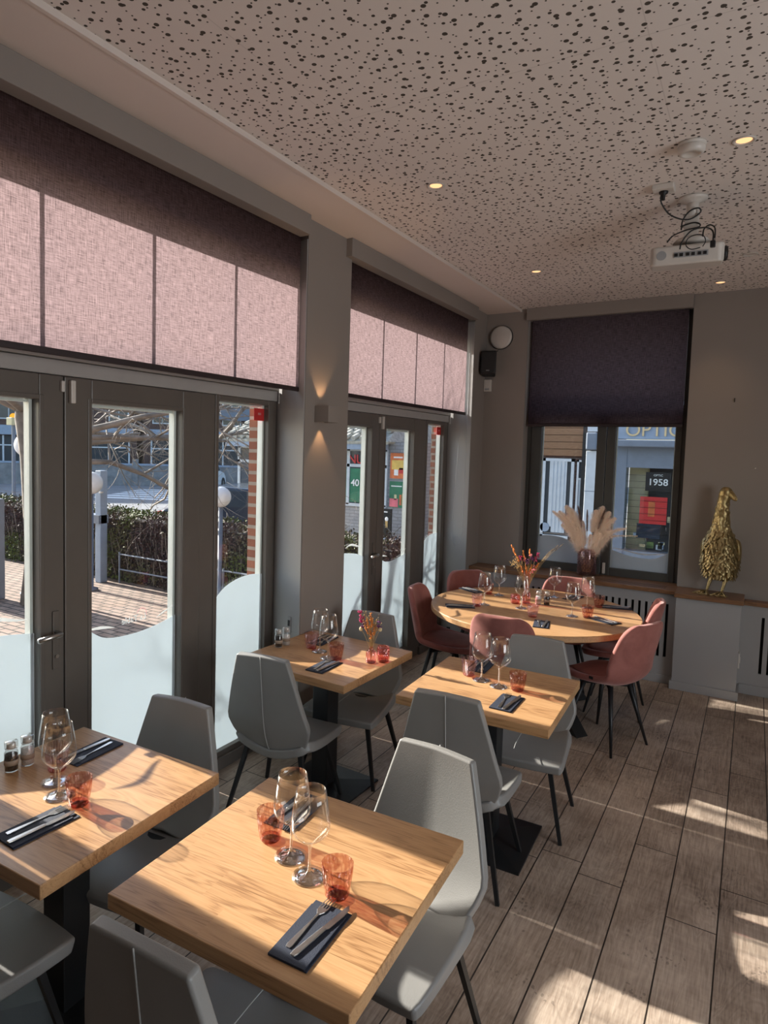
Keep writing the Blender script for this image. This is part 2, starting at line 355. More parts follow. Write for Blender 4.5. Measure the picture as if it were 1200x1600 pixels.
M['gold_letters'] = plain('gold_letters', (0.62, 0.47, 0.26), 0.4)
M['white_letters'] = plain('white_letters', (0.8, 0.8, 0.8), 0.5)
M['red'] = plain('red_print', (0.55, 0.03, 0.03), 0.5)
M['orange'] = plain('orange_print', (0.62, 0.16, 0.05), 0.6, var=0.3, scale=6)
M['yellow'] = plain('yellow_print', (0.75, 0.50, 0.12), 0.6, var=0.2, scale=6)
M['green'] = plain('green_print', (0.02, 0.17, 0.09), 0.6, var=0.2, scale=4)
M['pinkprint'] = plain('pink_print', (0.70, 0.16, 0.20), 0.6, var=0.2, scale=6)
M['cream'] = plain('cream_wall_panel', (0.55, 0.50, 0.30), 0.6)
M['grass'] = plain('grass', (0.10, 0.15, 0.04), 0.9, var=0.5, scale=8, bump=1, bscale=40)

# ------------------------------------------------------------------ mesh helpers
class MB:
    def __init__(s): s.bm = bmesh.new()
    def box(s, x0, x1, y0, y1, z0, z1, mat=None):
        v = [s.bm.verts.new(p) for p in ((x0, y0, z0), (x1, y0, z0), (x1, y1, z0), (x0, y1, z0), (x0, y0, z1), (x1, y0, z1), (x1, y1, z1), (x0, y1, z1))]
        if mat is not None:
            for q in v: q.co = mat @ q.co
        for f in ((0, 3, 2, 1), (4, 5, 6, 7), (0, 1, 5, 4), (1, 2, 6, 5), (2, 3, 7, 6), (3, 0, 4, 7)): s.bm.faces.new([v[i] for i in f])
        return s
    def prism(s, pts, a, b, axis='z', mat=None):
        def mk(p, h):
            q = {'z': (p[0], p[1], h), 'y': (p[0], h, p[1]), 'x': (h, p[0], p[1])}[axis]
            q = Vector(q); return mat @ q if mat is not None else q
        lo = [s.bm.verts.new(mk(p, a)) for p in pts]; hi = [s.bm.verts.new(mk(p, b)) for p in pts]
        n = len(pts)
        s.bm.faces.new(lo[::-1]); s.bm.faces.new(hi)
        for i in range(n): s.bm.faces.new((lo[i], lo[(i + 1) % n], hi[(i + 1) % n], hi[i]))
        return s
    def lathe(s, prof, seg=32, c=(0, 0, 0), cap=True, sx=1, sy=1):
        rings = []
        for r, z in prof:
            if r < 1e-6: rings.append([s.bm.verts.new((c[0], c[1], c[2] + z))])
            else: rings.append([s.bm.verts.new((c[0] + sx * r * math.cos(2 * PI * i / seg), c[1] + sy * r * math.sin(2 * PI * i / seg), c[2] + z)) for i in range(seg)])
        for a, b in zip(rings, rings[1:]):
            for i in range(seg):
                j = (i + 1) % seg
                if len(a) == 1 and len(b) == 1: continue
                if len(a) == 1: s.bm.faces.new((a[0], b[j], b[i]))
                elif len(b) == 1: s.bm.faces.new((a[i], a[j], b[0]))
                else: s.bm.faces.new((a[i], a[j], b[j], b[i]))
        return s
    def tube(s, pts, r, seg=8, cap=True, flat=1.0):
        pts = [Vector(p) for p in pts]; n = len(pts); rr = r if isinstance(r, (list, tuple)) else [r] * n
        rings = []; prev = None
        for i, p in enumerate(pts):
            d = (pts[min(i + 1, n - 1)] - pts[max(i - 1, 0)]).normalized()
            ref = prev if prev is not None else (Vector((0, 0, 1)) if abs(d.z) < 0.9 else Vector((1, 0, 0)))
            a = (ref - d * ref.dot(d))
            a = a.normalized() if a.length > 1e-5 else d.orthogonal().normalized()
            prev = a; b = d.cross(a)
            rings.append([s.bm.verts.new(p + (a * math.cos(2 * PI * k / seg + PI / seg) + b * math.sin(2 * PI * k / seg + PI / seg) * flat) * rr[i]) for k in range(seg)])
        for a, b in zip(rings, rings[1:]):
            for k in range(seg): s.bm.faces.new((a[k], a[(k + 1) % seg], b[(k + 1) % seg], b[k]))
        if cap: s.bm.faces.new(rings[0][::-1]); s.bm.faces.new(rings[-1])
        return s
    def ball(s, c, r, sub=2, sc=(1, 1, 1)):
        m = Matrix.Translation(c) @ Matrix.Diagonal((r * sc[0], r * sc[1], r * sc[2], 1))
        bmesh.ops.create_icosphere(s.bm, subdivisions=sub, radius=1.0, matrix=m); return s
    def grid(s, P, us, vs):
        g = [[s.bm.verts.new(P(u, v)) for u in us] for v in vs]
        for a, b in zip(g, g[1:]):
            for i in range(len(us) - 1): s.bm.faces.new((a[i], a[i + 1], b[i + 1], b[i]))
        return s
    def quad(s, a, b, c, d): s.bm.faces.new([s.bm.verts.new(p) for p in (a, b, c, d)]); return s
    def build(s, name, mat, parent=None, smooth=False, bevel=0, seg=2, loc=None, solid=None, sub=0, ang=35):
        bmesh.ops.recalc_face_normals(s.bm, faces=s.bm.faces[:])
        me = bpy.data.meshes.new(name); s.bm.to_mesh(me); s.bm.free()
        me.materials.append(mat)
        o = bpy.data.objects.new(name, me); C.objects.link(o)
        if parent is not None: o.parent = parent
        if loc is not None: o.location = loc
        if smooth:
            for p in me.polygons: p.use_smooth = True
        if solid:
            m = o.modifiers.new('thickness', 'SOLIDIFY'); m.thickness = solid; m.offset = 1.0 if solid > 0 else -1.0; m.thickness = abs(solid)
        if bevel:
            m = o.modifiers.new('bevel', 'BEVEL'); m.width = bevel; m.segments = seg; m.limit_method = 'ANGLE'; m.angle_limit = math.radians(ang); m.harden_normals = smooth
        if sub:
            m = o.modifiers.new('subdivision', 'SUBSURF'); m.levels = sub; m.render_levels = sub
        return o

def B(*a, **k): return MB().box(*a, **k)
def thing(name, label, cat, loc=(0, 0, 0), rz=0, group=None):
    o = bpy.data.objects.new(name, None); C.objects.link(o); o.empty_display_size = 0.05
    o.location = loc; o.rotation_euler = (0, 0, rz); o['label'] = label; o['category'] = cat
    if group: o['group'] = group
    return o
def tag(o, label, cat, group=None, kind=None):
    o['label'] = label; o['category'] = cat
    if group: o['group'] = group
    if kind: o['kind'] = kind
    return o
def struct(o, label=None, cat=None):
    o['kind'] = 'structure'
    if label: o['label'] = label
    if cat: o['category'] = cat
    return o
def sthing(name, label=None, cat=None, loc=(0, 0, 0)):
    o = bpy.data.objects.new(name, None); C.objects.link(o); o.location = loc; o.empty_display_size = 0.05
    return struct(o, label, cat)
def dup(root, loc, rz, label, group=None):
    r = root.copy(); C.objects.link(r); r.location = loc; r.rotation_euler = (0, 0, rz); r['label'] = label
    if group: r['group'] = group
    for ch in list(root.children):
        c = ch.copy(); C.objects.link(c); c.parent = r
        for g in list(ch.children):
            d = g.copy(); C.objects.link(d); d.parent = c
    return r
def text_mesh(name, body, size, mat, parent, mtx, ext=0.004, mirror=False, bold=False, align='CENTER'):
    cu = bpy.data.curves.new(name, 'FONT'); cu.body = body; cu.size = size; cu.extrude = ext; cu.align_x = align; cu.offset = 0.012 * size if bold else 0
    tmp = bpy.data.objects.new(name + '_curve', cu); C.objects.link(tmp)
    bpy.context.view_layer.update()
    me = bpy.data.meshes.new_from_object(tmp.evaluated_get(bpy.context.evaluated_depsgraph_get()))
    bpy.data.objects.remove(tmp)
    if mirror:
        for v in me.vertices: v.co.x = -v.co.x
        me.flip_normals()
    me.transform(mtx); me.materials.clear(); me.materials.append(mat)
    o = bpy.data.objects.new(name, me); C.objects.link(o); o.parent = parent
    return o
def face_mtx(origin, right, up):
    r = Vector(right).normalized(); u = Vector(up).normalized(); n = r.cross(u)
    return Matrix(((r.x, u.x, n.x, origin[0]), (r.y, u.y, n.y, origin[1]), (r.z, u.z, n.z, origin[2]), (0, 0, 0, 1)))
# ------------------------------------------------------------------ the room shell
fl = B(-2.66, 3.3, -3.6, 6.66, -0.12, 0).build('floor', M['floor']); struct(fl, 'rustic brown wooden plank floor', 'floor')
ce = B(-1.975, 3.3, -3.6, 6.66, 3.27, 3.42).build('ceiling', M['ceiling']); struct(ce, 'warm white ceiling perforated with holes of several sizes', 'ceiling')
so_ = MB().box(-2.62, -1.975, -3.6, 6.66, 3.25, 3.42).box(-1.985, -1.968, -3.6, 6.28, 3.245, 3.28).build('trim_1', M['soffit']); struct(so_, 'plain warm white ceiling band above the window wall', 'ceiling')

wl = MB()
Y1a, Y1b, Y2a, Y2b = 0.95, 3.31, 3.67, 6.03
wl.prism([(-2.31, 3.24), (-2.31, 3.73), (-2.57, 3.67), (-2.67, 3.67), (-2.67, 3.31), (-2.57, 3.31)], 0, 3.25)
wl.prism([(-2.31, 5.97), (-2.31, 6.66), (-2.67, 6.66), (-2.67, 6.03), (-2.57, 6.03)], 0, 3.25)
wl.prism([(-2.31, -3.6), (-2.31, 1.0), (-2.57, 0.95), (-2.67, 0.95), (-2.67, -3.6)], 0, 3.25)
wl.box(-2.67, -2.46, 0.95, 3.31, 3.06, 3.25).box(-2.67, -2.46, 3.67, 6.03, 3.06, 3.25)
struct(wl.build('wall_left', M['wall']), 'greige left wall with two recessed door bays', 'wall')
wf = MB()
for a, b in ((-3.6, 0.86), (3.37, 3.62), (6.25, 6.9)): wf.box(-2.85, -2.67, a, b, -0.5, 3.6)
wf.box(-2.85, -2.67, -3.6, 6.9, 3.22, 3.8)
struct(wf.build('wall_outside', M['brick']), 'red brown brick outer leaf of the window wall', 'wall')
# jambs that close the gap between frame and brick
wj = MB()
for a, b in ((0.86, 0.95), (3.31, 3.37), (3.62, 3.67), (6.03, 6.25)): wj.box(-2.70, -2.67, a, b, 0, 3.25)
struct(wj.build('trim_2', M['frame']), 'taupe cover strips beside the door frames', 'trim')

wb = MB()
x0, x1, yb0, yb1 = -1.905, -0.513, 6.28, 6.66
wb.box(-2.31, x0, yb0, yb1, 0, 3.27).box(x1, 3.3, yb0, yb1, 0, 3.27).box(x0, x1, yb0, yb1, 0, 0.762).box(x0, x1, 6.36, yb1, 3.17, 3.27)
struct(wb.build('wall_back', M['wall']), 'greige end wall with one blinded window', 'wall')
wbo = MB().box(-2.85, x0 - 0.05, 6.66, 6.84, -0.5, 3.8).box(x1 + 0.05, 3.5, 6.66, 6.84, -0.5, 3.8).box(x0 - 0.05, x1 + 0.05, 6.66, 6.84, -0.5, 0.72).box(x0 - 0.05, x1 + 0.05, 6.66, 6.84, 3.2, 3.8)
struct(wbo.build('wall_outside_end', M['brick']), 'brick outer leaf of the end wall', 'wall')
wr = MB().box(3.2, 3.5, -3.6, 0.2, 0, 3.27).box(3.2, 3.5, 2.8, 6.66, 0, 3.27).box(3.2, 3.5, 0.2, 2.8, 0, 0.7).box(3.2, 3.5, 0.2, 2.8, 2.6, 3.27)
struct(wr.build('wall_right', M['wall']), 'greige right wall with an unseen opening added for the fill lamp', 'wall')
wk = MB().box(-2.67, 3.3, -3.8, -3.5, 0, 3.27)
struct(wk.build('wall_rear', M['wall']), 'greige wall behind the viewer', 'wall')
rf = B(-2.85, 3.5, -3.8, 6.84, 3.42, 3.8).build('roof', M['concrete']); struct(rf, 'flat roof slab', 'roof')

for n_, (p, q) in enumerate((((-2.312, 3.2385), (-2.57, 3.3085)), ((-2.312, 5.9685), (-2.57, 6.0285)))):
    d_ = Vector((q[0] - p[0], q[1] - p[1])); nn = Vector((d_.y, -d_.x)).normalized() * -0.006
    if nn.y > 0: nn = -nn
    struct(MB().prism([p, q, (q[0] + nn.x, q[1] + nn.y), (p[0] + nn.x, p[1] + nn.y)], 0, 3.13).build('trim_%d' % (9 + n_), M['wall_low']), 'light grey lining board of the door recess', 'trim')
# pelmets (boxed fascias the blinds drop from)
struct(MB().box(-2.345, -2.265, 0.9, 3.20, 3.135, 3.25).build('trim_3', M['wall'], bevel=0.003), 'greige blind box over the nearer doors', 'trim')
struct(MB().box(-2.345, -2.265, 3.66, 5.93, 3.135, 3.25).build('trim_4', M['wall'], bevel=0.003), 'greige blind box over the farther doors', 'trim')
struct(MB().box(-1.913, -0.514, 6.245, 6.30, 3.158, 3.27).build('trim_5', M['wall'], bevel=0.003), 'greige blind box over the end window', 'trim')

# radiator covers, pier and sill boards on the end wall
def slot_panel(xa, xb, y, z0, z1, xs, sz0, sz1, w=0.021, th=0.018):
    m = MB(); m.box(xa, xb, y, y + th, z0, sz0); m.box(xa, xb, y, y + th, sz1, z1)
    edges = [xa] + sum([[x - w / 2, x + w / 2] for x in xs], []) + [xb]
    for i in range(0, len(edges), 2): m.box(edges[i], edges[i + 1], y, y + th, sz0, sz1)
    return m
xs = [-0.558 - 0.0536 * k for k in range(25)]
rc = thing('radiator_cover', 'long grey slotted radiator cover under the end window', 'radiator cover', (-1.4, 6.07, 0))
pm = slot_panel(-2.30 + 1.4, -0.486 + 1.4, 0, 0, 0.765, sorted(x + 1.4 for x in xs), 0.222, 0.675)
pm.build('slotted_panel', M['wall_low'], rc)
B(-2.30 + 1.4, -0.486 + 1.4, 0.14, 0.15, 0.02, 0.76).build('inner_shade_sheet', M['black_plastic'], rc)  # black sheet paints the shade inside the cover, behind the slots
rc2 = thing('radiator_cover', 'grey slotted radiator cover to the right of the pier with the bird statue', 'radiator cover', (1.0, 6.2, 0))
pm = slot_panel(-1.0285, 2.2, 0, 0, 0.728, [-1.0 + 0.126 + 0.0536 * k for k in range(36)], 0.18, 0.64)
pm.build('slotted_panel', M['wall_low'], rc2)
B(-1.02, 2.2, 0.06, 0.07, 0.02, 0.72).build('inner_shade_sheet', M['black_plastic'], rc2)  # painted shade again, behind the slots right of the pier
struct(B(-0.486, -0.028, 5.965, 6.28, 0, 0.765).build('wall_pier', M['wall_low'], bevel=0.004), 'plain grey boxed pier between the radiator covers', 'wall')
bb = MB().box(-2.30, -0.50, 6.055, 6.07, 0, 0.07).build('baseboard_back', M['wall_low'], bevel=0.003); struct(bb, 'grey baseboard', 'baseboard')
bb = MB().box(-0.501, -0.012, 5.95, 5.965, 0, 0.07).box(-0.501, -0.486, 5.965, 6.06, 0, 0.07).box(-0.028, -0.012, 5.965, 6.19, 0, 0.07).build('baseboard_pier', M['wall_low'], bevel=0.003); struct(bb, 'grey baseboard around the pier', 'baseboard')
bb = MB().box(-0.012, 3.2, 6.185, 6.2, 0, 0.08).build('baseboard_right', M['wall_low'], bevel=0.003); struct(bb, 'grey baseboard right of the pier', 'baseboard')
sill = MB().box(-2.305, -0.50, 6.035, 6.28, 0.766, 0.80).box(-1.905, -0.513, 6.28, 6.41, 0.766, 0.80).build('trim_6', M['oak_sill'], bevel=0.003)
struct(sill, 'brown wooden sill board over the radiator cover', 'sill')
gr = MB()
for y in (6.10, 6.15, 6.20): gr.box(-1.15, -0.58, y, y + 0.006, 0.800, 0.8015)
gr.build('vent_slot', M['black_plastic'], sill)
struct(MB().box(-0.50, -0.012, 5.935, 6.28, 0.766, 0.80).build('trim_7', M['oak_sill'], bevel=0.003), 'brown wooden top of the pier', 'sill')
struct(MB().box(-0.012, 3.2, 6.17, 6.28, 0.729, 0.762).build('trim_8', M['oak_sill'], bevel=0.003), 'brown wooden sill board right of the pier', 'sill')

# ------------------------------------------------------------------ glazed door bays in the left wall
XF0, XF1 = -2.655, -2.575
def ring(m, y0, y1, z0, z1, w, x0=XF0, x1=XF1, wb_=None, wt=None):
    wb_ = wb_ if wb_ is not None else w; wt = wt if wt is not None else w
    m.box(x0, x1, y0, y0 + w, z0, z1); m.box(x0, x1, y1 - w, y1, z0, z1)
    m.box(x0, x1, y0 + w, y1 - w, z0, z0 + wb_); m.box(x0, x1, y0 + w, y1 - w, z1 - wt, z1)
def wave_film(parent, y0, y1, z0, curve, name='frosted_film', x=-2.6055, plane='x', mat='film', th=0.0015):
    m = MB(); n = 28; top = []
    for i in range(n + 1):
        y = y0 + (y1 - y0) * i / n
        k = max(q for q in range(len(curve) - 1) if curve[q][0] <= y + 1e-9 or q == 0)
        p0 = curve[max(k - 1, 0)]; p1 = curve[k]; p2 = curve[k + 1]; p3 = curve[min(k + 2, len(curve) - 1)]
        m1 = (p2[1] - p0[1]) / (p2[0] - p0[0]); m2 = (p3[1] - p1[1]) / (p3[0] - p1[0]); h = p2[0] - p1[0]; t = (y - p1[0]) / h
        z = (2 * t ** 3 - 3 * t * t + 1) * p1[1] + (t ** 3 - 2 * t * t + t) * h * m1 + (3 * t * t - 2 * t ** 3) * p2[1] + (t ** 3 - t * t) * h * m2
        top.append((y, z))
    pts = [(y0, z0)] + [(y1, z0)] + top[::-1]
    m.prism(pts, x, x + th, plane); m.build(name, M[mat], parent)
    return top
def swoosh(parent, pts, w, mat='film_white', x=-2.6045, plane='x'):
    m = MB(); up = [(a, b + w * math.sin(PI * (i / (len(pts) - 1)) * 0.9 + 0.15)) for i, (a, b) in enumerate(pts)]
    m.prism(pts + up[::-1], x, x + 0.001, plane); m.build('vinyl_stripe', M[mat], parent)
def pane(parent, y0, y1, z0, z1):
    B(-2.620, -2.606, y0, y1, z0, z1).build('glass_pane', M['pane'], parent)
    m = MB(); m.box(-2.645, -2.607, y1 - 0.016, y1 - 0.002, z0, z1); m.box(-2.645, -2.622, y0 + 0.002, y0 + 0.01, z0, z1); m.box(-2.645, -2.622, y0, y1, z1 - 0.012, z1 - 0.002)
    m.build('glazing_bead', M['spacer'], parent)
def bay(k, ya, yb, gap, pl, pr, sl, which, curves):
    d = sthing('door_%d' % k, which, 'door', (0, 0, 0))
    f = MB()                                      # fixed frame with head, mullion and transom window bars
    jr = pr[1] + 0.135
    f.box(XF0, XF1, ya, pl[0] - 0.14, 0, 3.06); f.box(XF0, XF1, yb - 0.012, yb, 0, 3.06); f.box(XF0, XF1, jr + 0.004, sl[0] - 0.03, 0, 2.1845)
    f.box(XF0, XF1, ya, yb, 2.972, 3.06)
    f.build('door_frame', M['frame'], d, bevel=0.004)
    MB().box(XF0, XF1 + 0.028, ya, yb - 0.02, 2.252, 2.345).box(XF0, XF1 + 0.012, ya, yb - 0.013, 2.1855, 2.2495).build('transom_rail', M['frame_light'], d, bevel=0.004)
    t = MB()
    for i in range(5):
        yy = yb + 0.012 - 0.06 - i * 0.557 if i else yb - 0.03
        yy = (3.24 if k == 1 else 5.98) - i * 0.557
        if yy > ya - 0.02: t.box(XF0, XF1, yy - 0.010, yy + 0.010, 2.345, 2.972)
    t.build('transom_bar', M['frame'], d)
    B(-2.620, -2.606, ya + 0.03, yb - 0.02, 2.345, 2.972).build('transom_pane', M['pane'], d)
    for (y0, y1, lab) in ((pl[0] - 0.135, gap - 0.003, 'l'), (gap + 0.003, jr, 'r')):
        p = pl if lab == 'l' else pr
        lf = MB(); x0, x1 = XF0 + 0.012, XF1 + 0.016
        lf.box(x0, x1, y0, p[0], 0.012, 2.182); lf.box(x0, x1, p[1], y1, 0.012, 2.182)
        lf.box(x0, x1, p[0], p[1], 0.012, 0.14); lf.box(x0, x1, p[0], p[1], 2.075, 2.182)
        leaf = lf.build('door_leaf', M['frame'], d, bevel=0.005)
        g = MB()
        w = 0.02
        g.box(x1 - 0.004, x1 + 0.004, p[0] - w, p[0], 0.12, 2.095); g.box(x1 - 0.004, x1 + 0.004, p[1], p[1] + w, 0.12, 2.095)
        g.box(x1 - 0.004, x1 + 0.004, p[0], p[1], 2.075, 2.095); g.box(x1 - 0.004, x1 + 0.004, p[0], p[1], 0.12, 0.14)
        g.build('glazing_strip', M['frame'], leaf, bevel=0.003)
        pane(d, p[0], p[1], 0.14, 2.075)
    B(XF1 - 0.02, XF1 + 0.006, gap - 0.004, gap + 0.004, 0.01, 2.18).build('leaf_gasket', M['gasket'], d)
    s = MB(); s.box(XF0, XF1 + 0.004, sl[0] - 0.03, sl[0], 0.0, 2.185); s.box(XF0, XF1 + 0.004, sl[1], yb - 0.012, 0, 2.185)
    s.box(XF0, XF1 + 0.004, sl[0], sl[1], 0, 0.105); s.box(XF0, XF1 + 0.004, sl[0], sl[1], 2.155, 2.185)
    s.build('sidelight_frame', M['frame'], d, bevel=0.004)
    s = MB(); s.box(XF0, XF1 + 0.02, sl[0] - 0.055, yb - 0.012, 0, 0.075); s.build('bottom_rail', M['frame'], d, bevel=0.004)
    pane(d, sl[0], sl[1], 0.105, 2.155)
    for (p, c, z0) in zip((pl, pr, sl), curves, (0.14, 0.14, 0.105)): wave_film(d, p[0], p[1], z0, c)
    # lever handle with long plate on the left leaf
    h = MB(); h.box(-2.559, -2.552, gap - 0.062, gap - 0.030, 0.90, 1.16); hp = h.build('handle_plate', M['frame'], d, bevel=0.006)
    zz = 1.065
    MB().tube([(-2.552, gap - 0.046, zz), (-2.515, gap - 0.046, zz), (-2.503, gap - 0.058, zz), (-2.50, gap - 0.09, zz), (-2.50, gap - 0.165, zz - 0.004)], [0.010, 0.010, 0.011, 0.011, 0.010], 10).build('lever_handle', M['chrome'], hp, smooth=True)
    MB().lathe([(0, 0), (0.009, 0), (0.009, 0.01), (0, 0.01)], 14).build('lock_cylinder', M['chrome'], hp, loc=(0, 0, 0))
    lc = C.objects[-1]; lc.rotation_euler = (0, PI / 2, 0); lc.location = (-2.553, gap - 0.046, 0.96)
    # alarm contact at the top of the meeting stiles
    a = tag(B(-0.008, 0.014, -0.012, 0.012, -0.05, 0.05).build('alarm_contact', M['white_plastic'], bevel=0.004), 'larger white alarm contact at the head of the %s doors' % ('nearer' if k == 1 else 'farther'), 'sensor', 'alarm contacts on the doors'); a.location = (-2.55, gap + 0.032, 2.117)
    a = tag(B(-0.008, 0.010, -0.008, 0.008, -0.024, 0.024).build('alarm_magnet', M['white_plastic'], bevel=0.004), 'small white alarm magnet at the head of the %s doors' % ('nearer' if k == 1 else 'farther'), 'sensor', 'alarm magnets on the doors'); a.location = (-2.552, gap - 0.014, 2.137)
    # red sticker in the top corner of the sidelight
    st = B(-2.606, -2.604, sl[1] - 0.10, sl[1] - 0.005, 2.06, 2.135).build('sticker', M['red'], d)
    text_mesh('sticker_line', 'I I I', 0.02, M['white_letters'], st, face_mtx((-2.6035, sl[1] - 0.05, 2.095), (0, 1, 0), (0, 0, 1)), 0.0004)
    return d
d1 = bay(1, 0.95, 3.31, 1.79, (1.15, 1.672), (1.93, 2.49), (2.78, 3.222), 'taupe double door with sidelight, nearer the viewer',
    [[(1.15, 1.02), (1.35, 1.095), (1.507, 1.092), (1.672, 1.068)], [(1.93, 1.03), (2.04, 0.962), (2.217, 0.945), (2.36, 0.957), (2.49, 0.985)], [(2.78, 0.99), (2.86, 1.058), (2.97, 1.098), (3.10, 1.112), (3.222, 1.10)]])
d2 = bay(2, 3.67, 6.03, 4.62, (3.87, 4.50), (4.73, 5.25), (5.565, 5.932), 'taupe double door with sidelight, nearer the end wall',
    [[(3.87, 1.02), (4.08, 1.106), (4.36, 1.09), (4.50, 1.05)], [(4.73, 1.02), (4.86, 0.962), (5.00, 0.952), (5.25, 0.985)], [(5.565, 1.0), (5.68, 1.08), (5.80, 1.105), (5.932, 1.105)]])
# white vinyl sweeps and the mirrored restaurant name
for (d, o) in ((d1, 0.0), (d2, 2.82)):
    swoosh(d, [(1.40 + o + t * 0.024, 1.145 + 0.012 * math.sin(t * 0.5)) for t in range(11)], 0.016)
    swoosh(d, [(1.935 + o * 0.995 + t * 0.016, 1.0 + 0.0018 * (10 - t)) for t in range(11)], 0.014)
    swoosh(d, [(2.36 + o * 0.993 + t * 0.0125, 0.995 + 0.0042 * t + 0.001) for t in range(11)], 0.008)
tm = face_mtx((-2.6035, 2.215, 1.005), (0, 1, 0), (0, 0, 1))
text_mesh('mirrored_lettering', 'La Table', 0.045, M['film_white'], d1, tm, 0.0005, mirror=True)
arc = [(2.262 + 0.032 * math.cos(a), 1.035 + 0.032 * math.sin(a)) for a in [math.radians(-20 + 18 * i) for i in range(11)]]
inn = [(2.262 + 0.029 * math.cos(a), 1.035 + 0.029 * math.sin(a)) for a in [math.radians(-20 + 18 * i) for i in range(11)]]
MB().prism(arc + inn[::-1], -2.6035, -2.6028, 'x').build('lettering_arc', M['film_pink'], d1)

# ------------------------------------------------------------------ window in the end wall
w1 = sthing('window_1', 'dark two-leaf window in the end wall', 'window')
WY0, WY1 = 6.41, 6.49
f = MB()
def ringx(m, a, b, z0, z1, w, y0, y1, wt=None):
    wt = wt or w
    m.box(a, a + w, y0, y1, z0, z1); m.box(b - w, b, y0, y1, z0, z1); m.box(a + w, b - w, y0, y1, z0, z0 + w); m.box(a + w, b - w, y0, y1, z1 - wt, z1)
ringx(f, -1.905, -0.513, 0.762, 3.17, 0.045, WY0 + 0.012, WY1); f.box(-1.86, -0.558, WY0 + 0.012, WY1, 2.28, 2.36)
f.build('window_frame', M['frame_dark'], w1, bevel=0.004)
for a, b in ((-1.862, -1.173), (-1.167, -0.553)):
    c = MB(); ga = a + 0.098 if a < -1.5 else a + 0.076; gb = b - 0.082 if a < -1.5 else b - 0.052
    c.box(a, ga, WY0, WY1 - 0.01, 0.79, 2.28); c.box(gb, b, WY0, WY1 - 0.01, 0.79, 2.28); c.box(ga, gb, WY0, WY1 - 0.01, 0.79, 0.872); c.box(ga, gb, WY0, WY1 - 0.01, 2.2, 2.28)
    c.build('window_sash', M['frame_dark'], w1, bevel=0.004)
    B(ga, gb, 6.445, 6.457, 0.872, 2.2).build('glass_pane', M['pane'], w1)
    sp = MB(); sp.box(ga, ga + 0.008, 6.458, 6.475, 0.872, 2.2); sp.box(gb - 0.008, gb, 6.458, 6.475, 0.872, 2.2); sp.box(ga, gb, 6.458, 6.475, 0.872, 0.88); sp.build('glazing_bead', M['spacer'], w1)
    cv = [(ga, 1.10), (-1.68, 1.12), (-1.50, 1.10), (-1.40, 1.04), (gb, 0.98)] if a < -1.5 else [(ga, 1.04), (-0.95, 1.0), (-0.79, 0.985), (-0.70, 1.0), (gb, 1.06)]
    wave_film(w1, ga, gb, 0.872, cv, x=6.4435, plane='y')
    sw = [(ga + (gb - ga) * t / 10, (1.135 if a < -1.5 else 1.055) + (-0.03 * ((t - 2) / 8) ** 2 if a < -1.5 else 0.02 * math.cos(t * 0.55) - 0.02)) for t in range(11)]
    swoosh(w1, sw, 0.014, x=6.4425, plane='y')
B(-1.86, -0.558, 6.445, 6.457, 2.36, 3.125).build('transom_pane', M['pane'], w1)
ww = tag(B(-0.012, 0.012, -0.01, 0.012, -0.05, 0.05).build('alarm_contact', M['white_plastic'], bevel=0.004), 'white alarm contact at the foot of the end window beside the plume vase', 'sensor', 'alarm contacts on the doors'); ww.location = (-1.135, 6.398, 0.865)

w2 = sthing('window_added', 'wide plain window added out of view in the right wall, around the fill lamp', 'window')  # unseen window, added to frame the fill lamp's opening
m = MB(); m.box(3.34, 3.40, 0.2, 0.27, 0.7, 2.6).box(3.34, 3.40, 2.73, 2.8, 0.7, 2.6).box(3.34, 3.40, 0.27, 2.73, 0.7, 0.77).box(3.34, 3.40, 0.27, 2.73, 2.53, 2.6).box(3.34, 3.40, 1.46, 1.54, 0.77, 2.53)
m.build('window_frame', M['frame_dark'], w2); MB().box(3.362, 3.374, 0.27, 1.46, 0.77, 2.53).build('glass_pane', M['pane'], w2); MB().box(3.362, 3.374, 1.54, 2.73, 0.77, 2.53).build('glass_pane', M['pane'], w2)

# ------------------------------------------------------------------ roller blinds
def blind(label, x, a, b, z0, z1, plane='x', wav=0.0):
    t = thing('roller_blind', label, 'blind', (x, (a + b) / 2, z1) if plane == 'x' else ((a + b) / 2, x, z1), 0, 'plum roller blinds')
    L = (b - a) / 2; H = z0 - z1
    n = 40
    def P(u, v):
        off = wav * math.sin(u * 17) * v
        return Vector((off, u * L, H * v)) if plane == 'x' else Vector((u * L, off, H * v))
    m = MB(); m.grid(P, [-1 + 2 * i / n for i in range(n + 1)], [i / 6 for i in range(7)])
    m.build('fabric', M['blind'], t)
    if plane == 'x': MB().box(-0.009, 0.009, -L - 0.003, L + 0.003, H - 0.022, H + 0.004).build('bottom_bar', M['blind_bar'], t, bevel=0.003)
    else: MB().box(-L - 0.003, L + 0.003, -0.009, 0.009, H - 0.022, H + 0.004).build('bottom_bar', M['blind_bar'], t, bevel=0.003)
    r = MB(); r.lathe([(0, -L), (0.03, -L), (0.03, L), (0, L)], 20); ro = r.build('roller_tube', M['blind_bar'], t, smooth=True)
    ro.rotation_euler = (PI / 2, 0, 0) if plane == 'x' else (0, PI / 2, 0); ro.location = (-0.028, 0, 0) if plane == 'x' else (0, 0.028, 0)
    return t
blind('wide plum roller blind over the nearer double doors, glowing in the sun', -2.373, 0.98, 3.257, 2.262, 3.19)
blind('plum roller blind over the farther double doors, sunlit in four strips', -2.373, 3.80, 5.945, 2.275, 3.19, wav=0.0015)
blind('dark unlit plum roller blind on the end window', 6.325, -1.875, -0.55, 2.185, 3.20, 'y')
